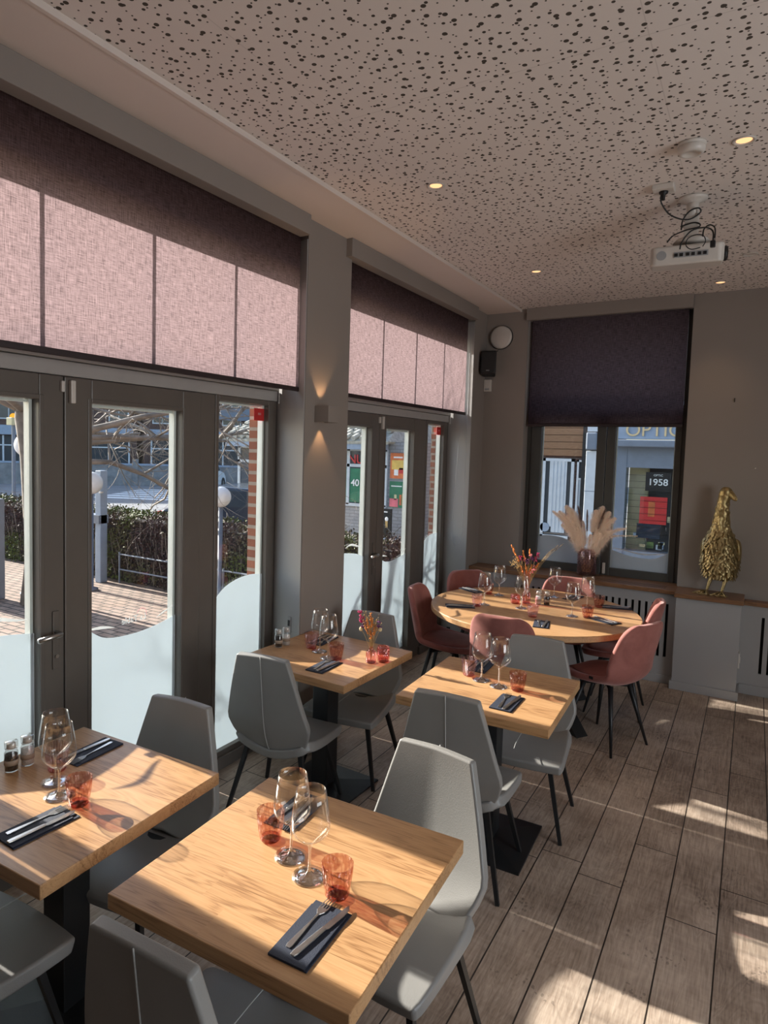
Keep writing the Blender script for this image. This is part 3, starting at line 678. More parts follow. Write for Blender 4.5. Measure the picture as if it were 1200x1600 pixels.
for (lab, x, y, ln) in (('thin looped blind chain in the farther door recess', -2.35, 5.955, 2.15), ('thin blind cord at the right of the nearer door recess', -2.40, 3.262, 2.3)):
    m = MB(); z0 = 3.15 - ln; pts = []
    if ln == 2.15:
        pts = [(x, y + 0.0, 3.12), (x, y, 1.15), (x - 0.02, y - 0.02, 1.03), (x - 0.06, y - 0.04, 1.0), (x - 0.10, y - 0.03, 1.06), (x - 0.09, y - 0.02, 1.5), (x - 0.03, y - 0.01, 3.12)]
    else: pts = [(x, y, 3.1), (x + 0.004, y, 2.0), (x, y, 0.84)]
    m.tube(pts, 0.0022, 6); tag(m.build('blind_chain', M['grey_plastic'], smooth=True), lab, 'blind chain', 'blind chains')
cl = thing('cord_tensioner', 'small grey cord holder clipped low on the nearer door recess', 'cord holder', (-2.40, 3.258, 0.80))
B(-0.012, 0.012, -0.012, 0.012, -0.05, 0.05).build('housing', M['grey_plastic'], cl, bevel=0.004)
B(-0.007, 0.007, -0.016, -0.012, -0.01, 0.03).build('cord_slot', M['black_plastic'], cl)

# ------------------------------------------------------------------ fittings on walls and ceiling
for (x, y, lab) in ((-0.123, 3.373, 'lit recessed downlight at the right, beside the smoke detector'), (-1.483, 3.198, 'lit recessed downlight near the window side, above the middle of the room'), (-1.48, 5.024, 'lit recessed downlight above the round table'), (-0.313, 5.95, 'lit recessed downlight close to the end wall'), (-0.113, 5.225, 'recessed downlight behind the projector, its bulb out of view')):
    t = thing('downlight', lab, 'ceiling light', (x, y, 3.27), 0, 'recessed ceiling downlights')
    MB().lathe([(0.033, 0.0), (0.046, 0.0), (0.047, -0.004), (0.040, -0.006), (0.033, -0.002), (0.030, 0.03), (0.0, 0.03)], 28).build('rim', M['white_plastic'], t, smooth=True)
    MB().lathe([(0, -0.0005), (0.031, -0.0005), (0.031, 0.004), (0, 0.004)], 24).build('bulb', M['lamp_on'] if 'out of view' not in lab else M['white_plastic'], t)
    if 'out of view' not in lab:
        l = bpy.data.lights.new('downlight_beam', 'SPOT'); l.energy = 7; l.color = (1, 0.66, 0.38); l.spot_size = math.radians(75); l.spot_blend = 0.9; l.shadow_soft_size = 0.03
        o = bpy.data.objects.new('downlight_beam', l); C.objects.link(o); o.location = (x, y, 3.255)
t = thing('smoke_detector', 'round white smoke detector on the ceiling in front of the projector', 'smoke detector', (-0.317, 3.30, 3.27))
MB().lathe([(0, 0), (0.056, 0), (0.058, -0.008), (0.053, -0.012), (0.050, -0.014)], 32).build('base', M['white_plastic'], t, smooth=True)
MB().lathe([(0.050, -0.012), (0.055, -0.018), (0.055, -0.034), (0.048, -0.044), (0.034, -0.048), (0.033, -0.045), (0.0, -0.045)], 32).build('cover', M['white_plastic'], t, smooth=True)

pj = thing('projector', 'white ceiling projector with tangled black cables', 'projector', (-0.38, 4.0, 3.27))
MB().lathe([(0, 0), (0.068, 0), (0.070, -0.010), (0.060, -0.018), (0.034, -0.026), (0.032, -0.03), (0, -0.03)], 32).build('ceiling_plate', M['white_plastic'], pj, smooth=True, loc=(0.02, -0.02, 0))
MB().lathe([(0, -0.02), (0.031, -0.02), (0.029, -0.10), (0, -0.10)], 24).build('pole', M['white_plastic'], pj, smooth=True, loc=(0.02, -0.02, 0))
br = MB(); br.box(-0.012, 0.052, -0.045, -0.040, -0.20, -0.09); br.box(-0.012, 0.052, 0.0, 0.005, -0.20, -0.09); br.box(-0.012, 0.052, -0.045, 0.005, -0.206, -0.20)
br.build('bracket', M['white_plastic'], pj, bevel=0.002)
MB().lathe([(0, -0.205), (0.075, -0.205), (0.09, -0.222), (0.0, -0.222)], 28).build('swivel_plate', M['white_plastic'], pj, smooth=True, loc=(0.02, 0.02, 0))
bm_ = MB(); bm_.prism([(-0.175, -0.085), (-0.155, -0.105), (0.155, -0.105), (0.175, -0.085), (0.175, 0.09), (0.13, 0.13), (-0.13, 0.13), (-0.175, 0.09)], -0.335, -0.235)
body = bm_.build('body', M['white_plastic'], pj, smooth=True, bevel=0.018, seg=4); body.rotation_euler = (math.radians(7), 0, math.radians(6)); body.location = (0, 0.02, 0.0)
MB().box(-0.06, 0.10, -0.109, -0.104, -0.300, -0.272).build('port_panel', M['grey_plastic'], body)
pp = MB()
for i, xx in enumerate((-0.05, -0.025, 0.005, 0.03, 0.06, 0.085)): pp.box(xx - 0.008, xx + 0.008, -0.113, -0.108, -0.295, -0.279)
pp.build('port', M['black_plastic'], body)
g = MB().lathe([(0, 0), (0.024, 0), (0.024, 0.003), (0, 0.003)], 24).build('speaker_grille', M['grey_plastic'], body); g.rotation_euler = (PI / 2, 0, 0); g.location = (-0.12, -0.1035, -0.283)
g = MB().lathe([(0, 0), (0.035, 0), (0.04, 0.02), (0.034, 0.03), (0.028, 0.02), (0, 0.015)], 24).build('lens', M['black_plastic'], body, smooth=True); g.rotation_euler = (0, PI / 2, 0); g.location = (0.165, 0.0, -0.285)
for (nm, pts) in (('cable', [(-0.11, -0.30, 0), ]),):
    pass
cab = [[(-0.105, -0.26, -0.04), (-0.103, -0.255, -0.08), (-0.07, -0.20, -0.125), (-0.02, -0.12, -0.135), (0.02, -0.06, -0.12), (0.06, -0.05, -0.09), (0.05, -0.06, -0.07), (0.01, -0.06, -0.08), (-0.02, -0.055, -0.12), (-0.025, -0.055, -0.17)],
       [(-0.03, -0.05, -0.15), (0.03, -0.055, -0.14), (0.06, -0.05, -0.15), (0.055, -0.05, -0.165), (0.0, -0.06, -0.175), (-0.06, -0.075, -0.20), (-0.085, -0.09, -0.235)],
       [(-0.02, -0.112, -0.285), (-0.01, -0.125, -0.25), (0.03, -0.12, -0.20), (0.09, -0.11, -0.19), (0.125, -0.10, -0.21), (0.13, -0.115, -0.262)],
       [(0.085, -0.115, -0.285), (0.098, -0.135, -0.265), (0.085, -0.13, -0.235), (0.05, -0.125, -0.225), (0.015, -0.125, -0.24), (0.01, -0.13, -0.275), (0.035, -0.13, -0.297), (0.075, -0.125, -0.292)],
       [(0.08, -0.08, -0.225), (0.085, -0.10, -0.195), (0.11, -0.11, -0.18), (0.135, -0.11, -0.20), (0.137, -0.11, -0.25)]]
def smooth_path(p, k=5):
    p = [Vector(q) for q in p]; out = []
    for i in range(len(p) - 1):
        a = p[max(i - 1, 0)]; b = p[i]; c = p[i + 1]; d = p[min(i + 2, len(p) - 1)]
        for j in range(k):
            t = j / k; out.append(0.5 * ((2 * b) + (c - a) * t + (2 * a - 5 * b + 4 * c - d) * t * t + (3 * b - a - 3 * c + d) * t ** 3))
    out.append(p[-1]); return out
for pts in cab: MB().tube(smooth_path(pts), 0.0038 if pts is not cab[3] else 0.0026, 6).build('cable', M['cable'], pj, smooth=True)
B(0.118, 0.142, -0.125, -0.10, -0.295, -0.262).build('cable_plug', M['black_plastic'], pj, bevel=0.004)
ot = thing('ceiling_socket', 'white ceiling power socket with a black plug beside the projector pole', 'socket', (-0.475, 3.745, 3.27))
B(-0.05, 0.05, -0.045, 0.045, -0.028, 0).build('housing', M['white_plastic'], ot, bevel=0.005)
MB().lathe([(0, -0.028), (0.022, -0.028), (0.021, -0.036), (0.010, -0.044), (0.008, -0.07), (0, -0.07)], 18).build('plug', M['black_plastic'], ot, smooth=True)

sc_ = thing('wall_sconce', 'boxy greige up and down wall light on the pier between the door bays', 'wall light', (-2.31, 3.40, 2.11))
MB().box(0.095, 0.102, -0.058, 0.058, -0.05, 0.05).box(0.0, 0.1, -0.058, -0.051, -0.05, 0.05).box(0.0, 0.1, 0.051, 0.058, -0.05, 0.05).build('housing', M['wall'], sc_, bevel=0.002)
B(0.0, 0.02, -0.03, 0.03, -0.035, 0.035).build('back_plate', M['wall'], sc_)
for sg in (1, -1):
    MB().lathe([(0, 0), (0.012, 0), (0.012, 0.006), (0, 0.006)], 16).build('bulb', M['lamp_on'], sc_, loc=(0.045, 0, sg * 0.02))
    l = bpy.data.lights.new('sconce_beam', 'SPOT'); l.energy = 2.6; l.color = (1, 0.58, 0.28); l.spot_size = math.radians(72); l.spot_blend = 0.35; l.shadow_soft_size = 0.012
    o = bpy.data.objects.new('sconce_beam', l); C.objects.link(o); o.location = (-2.31 + 0.042, 3.40, 2.11 + sg * 0.05); o.rotation_euler = (0 if sg < 0 else PI, 0, 0)

dl = thing('round_wall_light', 'round pale disc light high in the corner of the end wall', 'wall light', (-2.158, 6.28, 3.018)); dl.rotation_euler = (PI / 2, 0, 0)
MB().lathe([(0, 0), (0.112, 0), (0.114, 0.01), (0.112, 0.02)], 40).build('ring', M['black_plastic'], dl, smooth=True)
MB().lathe([(0.108, 0.012), (0.108, 0.026), (0.09, 0.034), (0.0, 0.042)], 40).build('diffuser', M['white_plastic'], dl, smooth=True)
sp = thing('loudspeaker', 'black wall loudspeaker in the corner under the round disc', 'speaker', (-2.235, 6.17, 2.755)); sp.rotation_euler = (math.radians(-6), 0, math.radians(14))
MB().prism([(-0.075, -0.08), (0.075, -0.08), (0.06, 0.07), (-0.06, 0.07)], -0.112, 0.112).build('cabinet', M['black_plastic'], sp, bevel=0.012)
B(-0.065, 0.065, -0.088, -0.080, -0.1, 0.1).build('grille', M['cable'], sp, bevel=0.004)
B(-0.015, 0.015, -0.091, -0.088, -0.085, -0.078).build('badge', M['grey_plastic'], sp)
MB().tube([(0, 0.06, 0), (0.0, 0.10, 0.02)], 0.015, 8).build('bracket', M['black_plastic'], sp)
MB().tube([(0.03, 0.06, 0.11), (0.055, 0.08, 0.14), (0.10, 0.085, 0.165)], 0.004, 6).build('cable', M['cable'], sp, smooth=True)
se = thing('room_sensor', 'small cream wall sensor under the loudspeaker', 'sensor', (-2.272, 6.28, 2.558))
B(-0.036, 0.036, -0.035, 0, -0.058, 0.058).build('housing', M['white_plastic'], se, bevel=0.006)
B(-0.022, 0.022, -0.037, -0.035, -0.045, -0.028).build('grille', M['grey_plastic'], se)
wo = thing('wall_outlet', 'white socket low on the side of the pier', 'socket', (-0.028, 6.08, 0.30))
B(0, 0.012, -0.04, 0.04, -0.06, 0.06).build('cover_plate', M['white_plastic'], wo, bevel=0.003)
B(0.012, 0.016, -0.02, 0.02, -0.02, 0.02).build('socket_insert', M['white_plastic'], wo, bevel=0.003)
hk = tag(MB().tube([(0, 0, 0.012), (0, -0.012, 0.006), (0, -0.014, -0.012), (0, -0.02, -0.016)], 0.004, 6).build('wall_hook', M['cable'], smooth=True), 'tiny dark hook left in the bare end wall above the bird statue', 'hook'); hk.location = (-0.175, 6.28, 2.385)
hk = tag(MB().tube([(0, 0, 0), (0.004, -0.02, 0.002)], 0.004, 6).build('wall_screw', M['white_plastic'], smooth=True), 'tiny pale screw in the end wall right of the bird statue', 'screw'); hk.location = (-0.001, 6.28, 1.832)
# ------------------------------------------------------------------ furniture
def square_table(label, x, y, rz):
    t = thing('dining_table', label, 'table', (x, y, 0), math.radians(rz), 'square oak dining tables')
    B(-0.352, 0.352, -0.352, 0.352, 0.713, 0.755).build('tabletop', M['oak'], t, bevel=0.003)
    B(-0.052, 0.052, -0.052, 0.052, 0.02, 0.70).build('pedestal', M['black_metal'], t, bevel=0.004)
    B(-0.16, 0.16, -0.16, 0.16, 0.70, 0.713).build('top_plate', M['black_metal'], t)
    m = MB(); s = 0.225
    lo = [(-s, -s), (s, -s), (s, s), (-s, s)]
    a = [m.bm.verts.new((p[0], p[1], 0.0)) for p in lo]; b = [m.bm.verts.new((p[0], p[1], 0.010)) for p in lo]; c = [m.bm.verts.new((p[0] * 0.24, p[1] * 0.24, 0.032)) for p in lo]
    m.bm.faces.new(a[::-1]); m.bm.faces.new(c)
    for r0, r1 in ((a, b), (b, c)):
        for i in range(4): m.bm.faces.new((r0[i], r0[(i + 1) % 4], r1[(i + 1) % 4], r1[i]))
    m.build('base_plate', M['black_metal'], t)
    return t
square_table('square oak table nearest the doors at the left edge of the picture', -1.866, 1.312, 2.5)
square_table('square oak table in front, largest in view', -1.0, 1.423, 2.8)
square_table('square oak table against the pier with a small vase of dried flowers', -1.965, 3.02, -2.0)
square_table('square oak table in the middle, between the front table and the round one', -1.03, 3.07, 2.2)

rt = thing('round_table', 'large round oak table in the corner by the end window', 'table', (-1.345, 4.86, 0))
MB().lathe([(0, 0.712), (0.742, 0.712), (0.75, 0.718), (0.75, 0.75), (0.745, 0.755), (0, 0.755)], 96).build('tabletop', M['oak'], rt)
for k in range(4):
    a = math.radians(-34 + 90 * k)
    d = Vector((math.cos(a), math.sin(a), 0)); p = Vector((-d.y, d.x, 0))
    m = MB(); w = 0.05; prof = [(0.56, 0.0), (0.44, 0.0), (-0.32, 0.70), (-0.20, 0.70)]
    mt = Matrix(((d.x, p.x, 0, 0), (d.y, p.y, 0, 0), (0, 0, 1, 0), (0, 0, 0, 1)))
    m.prism(prof, -w + 0.002 * k, w - 0.002 * k, 'y', mt); m.build('leg', M['black_metal'], rt, bevel=0.004)
MB().lathe([(0, 0.695), (0.36, 0.695), (0.36, 0.712), (0, 0.712)], 32).build('top_plate', M['black_metal'], rt)

# grey leatherette chair, facing +y
def make_grey_chair(label):
    t = thing('dining_chair', label, 'chair', (0, 0, 0), 0, 'grey leatherette dining chairs')
    rows = [(0.884, -0.288, 0.141, 0.004), (0.78, -0.276, 0.170, 0.009), (0.68, -0.264, 0.196, 0.014), (0.60, -0.254, 0.216, 0.020), (0.525, -0.242, 0.236, 0.028), (0.465, -0.226, 0.222, 0.036), (0.405, -0.200, 0.196, 0.038), (0.378, -0.182, 0.182, 0.034)]
    us = [-1, -0.75, -0.45, -0.15, 0, 0.15, 0.45, 0.75, 1]
    def Pb(u, v):
        k = v * (len(rows) - 1); i = min(int(k), len(rows) - 2); f = k - i
        z, y, w, c = [rows[i][j] + (rows[i + 1][j] - rows[i][j]) * f for j in range(4)]
        return Vector((u * w, y + c * abs(u) ** 1.15, z - 0.008 * (abs(u) ** 1.5) * (1 - v)))
    vs = [i / 15 for i in range(16)]
    m = MB(); m.grid(Pb, us, vs)
    # padded: build the front face as a second skin and close it
    def closed(P, thick, us, vs, bulge=0.010):
        m = MB(); nu, nv = len(us), len(vs)
        A = [[P(u, v) for u in us] for v in vs]
        N = [[None] * nu for _ in vs]
        for j in range(nv):
            for i in range(nu):
                du = A[j][min(i + 1, nu - 1)] - A[j][max(i - 1, 0)]; dv = A[min(j + 1, nv - 1)][i] - A[max(j - 1, 0)][i]
                N[j][i] = dv.cross(du).normalized()
        va = [[m.bm.verts.new(A[j][i]) for i in range(nu)] for j in range(nv)]
        vb = [[m.bm.verts.new(A[j][i] + N[j][i] * (thick + bulge * math.sin(PI * (i + 0.5) / nu) * math.sin(PI * (j + 0.5) / nv))) for i in range(nu)] for j in range(nv)]
        for j in range(nv - 1):
            for i in range(nu - 1):
                m.bm.faces.new((va[j][i], va[j][i + 1], va[j + 1][i + 1], va[j + 1][i])); m.bm.faces.new((vb[j][i], vb[j + 1][i], vb[j + 1][i + 1], vb[j][i + 1]))
        for j in range(nv - 1):
            m.bm.faces.new((va[j][0], va[j + 1][0], vb[j + 1][0], vb[j][0])); m.bm.faces.new((va[j][-1], vb[j][-1], vb[j + 1][-1], va[j + 1][-1]))
        for i in range(nu - 1):
            m.bm.faces.new((va[0][i], vb[0][i], vb[0][i + 1], va[0][i + 1])); m.bm.faces.new((va[-1][i], va[-1][i + 1], vb[-1][i + 1], vb[-1][i]))
        return m
    m.bm.free()
    bk = closed(Pb, -0.040, us, vs).build('backrest', M['leather'], t, smooth=True, bevel=0.010, seg=3, ang=50)
    # piping down the middle of the rear face and around the top
    MB().tube([Pb(0, v) + Vector((0, -0.001, 0)) for v in vs], 0.0022, 6).build('rear_seam', M['seam'], bk, smooth=True)
    srows = [(-0.19, 0.424, 0.176, 0.045), (-0.15, 0.430, 0.200, 0.062), (-0.09, 0.438, 0.216, 0.040), (0.0, 0.446, 0.222, 0.014), (0.11, 0.450, 0.228, 0.002), (0.205, 0.448, 0.230, 0.0), (0.242, 0.436, 0.222, 0.0)]
    def Ps(u, v):
        k = v * (len(srows) - 1); i = min(int(k), len(srows) - 2); f = k - i
        y, z, w, c = [srows[i][j] + (srows[i + 1][j] - srows[i][j]) * f for j in range(4)]
        return Vector((u * w, y - 0.014 * abs(u) ** 2 * v, z + c * abs(u) ** 1.8))
    se = closed(lambda u, v: Ps(u, v) - Vector((0, 0, 0.045)), 0.050, us, vs, 0.006)
    seo = se.build('seat', M['leather'], t, smooth=True, bevel=0.012, seg=3, ang=50)
    MB().tube([Ps(0, 0.3 + 0.7 * v) + Vector((0, 0, 0.0105)) for v in vs], 0.0018, 6).build('seat_seam', M['seam'], seo, smooth=True)
    fr = MB(); fr.box(-0.15, 0.15, -0.13, -0.10, 0.372, 0.392); fr.box(-0.15, 0.15, 0.10, 0.13, 0.372, 0.392); fr.box(-0.15, -0.12, -0.13, 0.13, 0.372, 0.392); fr.box(0.12, 0.15, -0.13, 0.13, 0.372, 0.392)
    fr.build('seat_frame', M['black_metal'], t)
    for sx in (-1, 1):
        for sy in (-1, 1):
            MB().tube([(sx * 0.145, sy * 0.125, 0.395), (sx * 0.235, sy * 0.205, 0.0)], [0.0165, 0.0115], 4).build('leg', M['black_metal'], t)
    return t
GREY = [(-1.06, 2.80, 4, 'grey chair seen from behind at the middle square table'),
        (-2.02, 2.735, 8, 'grey chair seen from behind at the table against the pier, next to the window film'),
        (-1.02, 1.145, 3, 'dark shaded grey chair in front at the bottom, back toward the viewer'),
        (-0.895, 1.785, 175, 'sunlit grey chair on the far side of the largest front table'),
        (-1.955, 3.30, 186, 'grey chair behind the dried flowers on the table against the pier'),
        (-0.95, 3.385, 185, 'grey chair on the far side of the middle square table, before the pink chairs'),
        (-1.862, 1.585, 186, 'grey chair on the far side of the left edge table, against the door glass'),
        (-1.885, 0.975, 2, 'grey chair at the bottom left corner, only its seat in view')]
gc = None
for (x, y, r, lab) in GREY:
    if gc is None: gc = make_grey_chair(lab); gc.location = (x, y, 0); gc.rotation_euler = (0, 0, math.radians(r))
    else: dup(gc, (x, y, 0), math.radians(r), lab)

# dusty pink shell chair, facing +y
def make_pink_chair(label):
    t = thing('shell_chair', label, 'chair', (0, 0, 0), 0, 'pink velvet shell chairs')
    R_ = [(-0.295, 0.862, 0.115, 0.030), (-0.290, 0.845, 0.165, 0.040), (-0.283, 0.805, 0.200, 0.055), (-0.268, 0.735, 0.218, 0.068), (-0.252, 0.655, 0.226, 0.080), (-0.236, 0.575, 0.230, 0.088), (-0.214, 0.510, 0.232, 0.085),
          (-0.175, 0.462, 0.234, 0.070), (-0.115, 0.440, 0.236, 0.060), (-0.03, 0.432, 0.236, 0.046), (0.06, 0.434, 0.232, 0.030), (0.14, 0.440, 0.218, 0.018), (0.195, 0.442, 0.190, 0.010), (0.225, 0.438, 0.140, 0.004), (0.235, 0.434, 0.09, 0.0)]
    m = MB(); nu = 13
    us = [-1 + 2 * i / (nu - 1) for i in range(nu)]
    def P(u, j):
        y, z, w, c = R_[j]
        k = j / 6.5
        fb = max(0, min(1, (8 - j) / 3.0))           # back part curls forward, seat part curls up
        return Vector((u * w, y + c * abs(u) ** 2 * fb, z + c * abs(u) ** 2.4 * (1 - fb)))
    g = [[m.bm.verts.new(P(u, j)) for u in us] for j in range(len(R_))]
    for a, b in zip(g, g[1:]):
        for i in range(nu - 1): m.bm.faces.new((a[i], a[i + 1], b[i + 1], b[i]))
    sh = m.build('shell', M['velvet'], t, smooth=True, solid=0.042, sub=2)
    sh.modifiers['thickness'].offset = 0.0
    # seat pad
    m = MB()
    def Q(u, v):
        y = -0.17 + 0.36 * v; w = 0.185 * (1 - 0.35 * abs(2 * v - 1) ** 3)
        return Vector((u * w, y, 0.462 + 0.016 * (1 - abs(u) ** 3) * (1 - abs(2 * v - 1) ** 3) + 0.012 * (1 - v)))
    m.grid(Q, [-1 + i / 4 for i in range(9)], [i / 8 for i in range(9)])
    m.build('seat_pad', M['velvet'], t, smooth=True, solid=0.02, sub=1)
    B(-0.004, 0.0, -0.014, 0.014, -0.009, 0.009).build('maker_tag', M['black_plastic'], sh, loc=(-0.252, -0.06, 0.49))
    fr = MB(); fr.tube([(-0.10, -0.10, 0.395), (0.10, 0.10, 0.395)], 0.014, 6); fr.tube([(0.10, -0.10, 0.395), (-0.10, 0.10, 0.395)], 0.014, 6); fr.build('seat_frame', M['black_metal'], t)
    for sx in (-1, 1):
        for sy in (-1, 1):
            MB().tube([(sx * 0.095, sy * 0.095, 0.415), (sx * 0.192, sy * 0.19, 0.0)], [0.017, 0.008], 10).build('leg', M['black_metal'], t, smooth=True)
    return t
def face(px, py, ang): return (px, py, ang - 90)
PINK = [face(-0.755, 4.585, 155) + ('pink chair nearest on the right, its velvet back toward the viewer',),
        face(-0.80, 5.215, 184) + ('pink chair at the right, half hidden behind the nearest pink chair',),
        face(-1.335, 4.335, 92) + ('pink chair in front of the round table, back toward the viewer',),
        face(-1.915, 4.62, 8) + ('pink chair at the left of the round table, seen from the side',),
        face(-1.90, 5.29, -40) + ('pink chair in the corner behind the left of the round table',),
        face(-1.25, 5.47, -82) + ('pink chair behind the round table, under the end window',)]
pc = None
for (x, y, r, lab) in PINK:
    if pc is None: pc = make_pink_chair(lab); pc.location = (x, y, 0); pc.rotation_euler = (0, 0, math.radians(r))
    else: dup(pc, (x, y, 0), math.radians(r), lab)

# ------------------------------------------------------------------ tableware
TZ = 0.755
def make_wine():
    t = thing('wine_glass', '', 'glass', group='clear wine glasses')
    MB().lathe([(0, 0.0015), (0.044, 0.0), (0.0465, 0.0015), (0.030, 0.0045), (0.012, 0.0085), (0.0055, 0.016)], 36).build('foot', M['stem_glass'], t, smooth=True)
    MB().lathe([(0.0055, 0.016), (0.0038, 0.03), (0.0036, 0.076), (0.0065, 0.090)], 14).build('stem', M['stem_glass'], t, smooth=True)
    MB().lathe([(0.0065, 0.090), (0.012, 0.095), (0.030, 0.107), (0.045, 0.121), (0.0520, 0.133), (0.0530, 0.142), (0.0520, 0.158), (0.0485, 0.185), (0.0445, 0.212), (0.0405, 0.240), (0.0393, 0.240), (0.0432, 0.212), (0.0472, 0.185)], 40).build('bowl', M['clear'], t, smooth=True)
    return t
def make_tumbler(kind):
    t = thing('tumbler', '', 'glass', group='coloured water tumblers')
    k = {'amber': ('amber', 'amber_base'), 'mauve': ('mauve', 'amber_base')}[kind]
    MB().lathe([(0.0265, 0.0), (0.031, 0.006), (0.0355, 0.03), (0.0395, 0.06), (0.0415, 0.088), (0.0395, 0.088), (0.0375, 0.06), (0.0335, 0.03), (0.026, 0.012)], 40).build('wall', M[k[0]], t, smooth=True)
    MB().lathe([(0, 0.0), (0.0265, 0.0), (0.029, 0.004), (0.026, 0.011), (0, 0.009)], 32).build('base', M[k[1]], t, smooth=True)
    return t
def make_mill(kind):
    t = thing('spice_mill', '', 'mill', group='salt and pepper mills')
    MB().lathe([(0, 0.0), (0.021, 0.0), (0.023, 0.003), (0.023, 0.066), (0.019, 0.072), (0.019, 0.078)], 28).build('jar', M['jar'], t, smooth=True)
    MB().lathe([(0, 0.004), (0.0205, 0.004), (0.0205, 0.058), (0, 0.060)], 24).build('contents', M[kind], t, smooth=True)
    MB().lathe([(0.0234, 0.024), (0.0236, 0.024), (0.0236, 0.042), (0.0234, 0.042)], 28).build('label', M['label_paper'], t, smooth=True)
    cp = MB(); n = 44
    cp.lathe([(0, 0.078), (0.021, 0.078), (0.0225, 0.082), (0.0225, 0.102), (0.019, 0.106), (0, 0.106)], 28)
    c = cp.build('grinder_cap', M['jar'], t, smooth=True)
    MB().lathe([(0, 0.080), (0.016, 0.080), (0.014, 0.098), (0, 0.100)], 20).build('grinder_core', M['white_plastic'], c, smooth=True)
    return t
def make_napkin():
    t = thing('napkin', '', 'napkin', group='navy paper napkin pouches')
    B(-0.052, 0.052, -0.105, 0.105, 0.0, 0.003).build('pouch', M['navy'], t, bevel=0.001)
    B(-0.052, 0.046, -0.105, 0.085, 0.0032, 0.0058).build('top_fold', M['navy'], t, bevel=0.001)
    return t
def make_fork():
    t = thing('fork', '', 'fork', group='steel forks on the napkins')
    hp = [(-0.0055, -0.098), (0.0055, -0.098), (0.0075, -0.088), (0.0055, -0.045), (0.0028, 0.0), (0.0028, 0.030), (-0.0028, 0.030), (-0.0028, 0.0), (-0.0055, -0.045), (-0.0075, -0.088)]
    MB().prism(hp, 0.0, 0.0028).build('handle', M['steel'], t, bevel=0.0009)
    m = MB(); m.prism([(-0.0028, 0.028), (0.0028, 0.028), (0.011, 0.042), (0.0122, 0.055), (-0.0122, 0.055), (-0.011, 0.042)], 0.0, 0.0022)
    m.build('neck', M['steel'], t, bevel=0.0006)
    m = MB()
    for i in range(4):
        x = -0.0105 + i * 0.007
        m.prism([(x - 0.0017, 0.053), (x + 0.0017, 0.053), (x + 0.0010, 0.098), (x - 0.0010, 0.098)], 0.0, 0.0018)
    m.build('tines', M['steel'], t)
    return t
def make_knife():
    t = thing('knife', '', 'knife', group='steel knives on the napkins')
    MB().prism([(-0.0060, -0.103), (0.0060, -0.103), (0.0080, -0.092), (0.0068, -0.02), (0.0058, 0.010), (-0.0058, 0.010), (-0.0068, -0.02), (-0.0080, -0.092)], 0.0, 0.006).build('handle', M['steel'], t, bevel=0.0024, seg=3)
    MB().prism([(-0.0058, 0.008), (0.0058, 0.008), (0.0095, 0.016), (0.0098, 0.070), (0.0060, 0.096), (-0.0030, 0.108), (-0.0060, 0.10)], 0.0015, 0.0032).build('blade', M['steel'], t)
    return t
proto = {}
def put(kind, maker, x, y, z, rz, label):
    if kind not in proto:
        o = maker(); proto[kind] = o; o.location = (x, y, z); o.rotation_euler = (0, 0, rz); o['label'] = label; return o
    return dup(proto[kind], (x, y, z), rz, label)
def wine(x, y, lab): return put('wine', make_wine, x, y, TZ + 0.0005, 0, lab)
def tum(kind, x, y, lab): return put('tum_' + kind, lambda: make_tumbler(kind), x, y, TZ + 0.0005, random.random() * 6, lab)
def mill(kind, x, y, lab): return put('mill_' + kind, lambda: make_mill(kind), x, y, TZ + 0.0005, 0, lab)
def setting(x, y, deg, where, fa=(-0.018, 0.012, 4), ka=(0.022, 0.004, -5), small=False):
    r = math.radians(deg); c, s = math.cos(r), math.sin(r)
    W = lambda u, v: (x + c * u - s * v, y + s * u + c * v)
    put('napkin', make_napkin, x, y, TZ + 0.0005, r, 'navy napkin with cutlery ' + where)
    fx, fy = W(fa[0], fa[1]); kx, ky = W(ka[0], ka[1])
    put('fork', make_fork, fx, fy, TZ + 0.0068, r + math.radians(fa[2]), 'fork on the napkin ' + where)
    put('knife', make_knife, kx, ky, TZ + 0.0068, r + math.radians(ka[2]), 'knife on the napkin ' + where)
# left edge table
mill('pepper', -2.129, 1.280, 'pepper mill on the left edge table'); mill('salt', -2.126, 1.338, 'salt mill on the left edge table')
wine(-1.935, 1.318, 'farther wine glass on the left edge table'); wine(-1.845, 1.27, 'nearer wine glass on the left edge table')
tum('mauve', -2.005, 1.372, 'ribbed mauve tumbler behind the wine glasses on the left edge table'); tum('amber', -1.752, 1.275, 'hammered rose tumbler on the left edge table')
setting(-1.742, 1.13, -2, 'at the near side of the left edge table', (-0.024, 0.016, -3), (0.020, 0.0, -2)); setting(-2.022, 1.525, 183, 'at the far side of the left edge table')
# front table
wine(-1.04, 1.44, 'farther wine glass on the largest front table'); wine(-0.948, 1.398, 'nearer wine glass on the largest front table')
tum('amber', -1.139, 1.472, 'hammered rose tumbler at the left on the largest front table'); tum('amber', -0.846, 1.376, 'hammered rose tumbler nearest the viewer on the largest front table')
setting(-0.822, 1.228, 3, 'in the foreground of the largest front table', (-0.018, 0.028, -2), (0.020, 0.014, -10)); setting(-1.163, 1.632, 184, 'at the far side of the largest front table')
# table against the pier
mill('pepper', -2.262, 2.965, 'pepper mill on the table against the pier'); mill('salt', -2.252, 3.024, 'salt mill on the table against the pier')
wine(-2.026, 3.038, 'farther wine glass on the table against the pier'); wine(-1.922, 2.965, 'nearer wine glass on the table against the pier')
tum('amber', -1.872, 2.972, 'hammered rose tumbler on the table against the pier'); tum('mauve', -2.10, 3.062, 'ribbed mauve tumbler on the table against the pier')
setting(-1.858, 2.835, 2, 'at the near side of the table against the pier'); setting(-2.13, 3.222, 184, 'at the far side of the table against the pier')
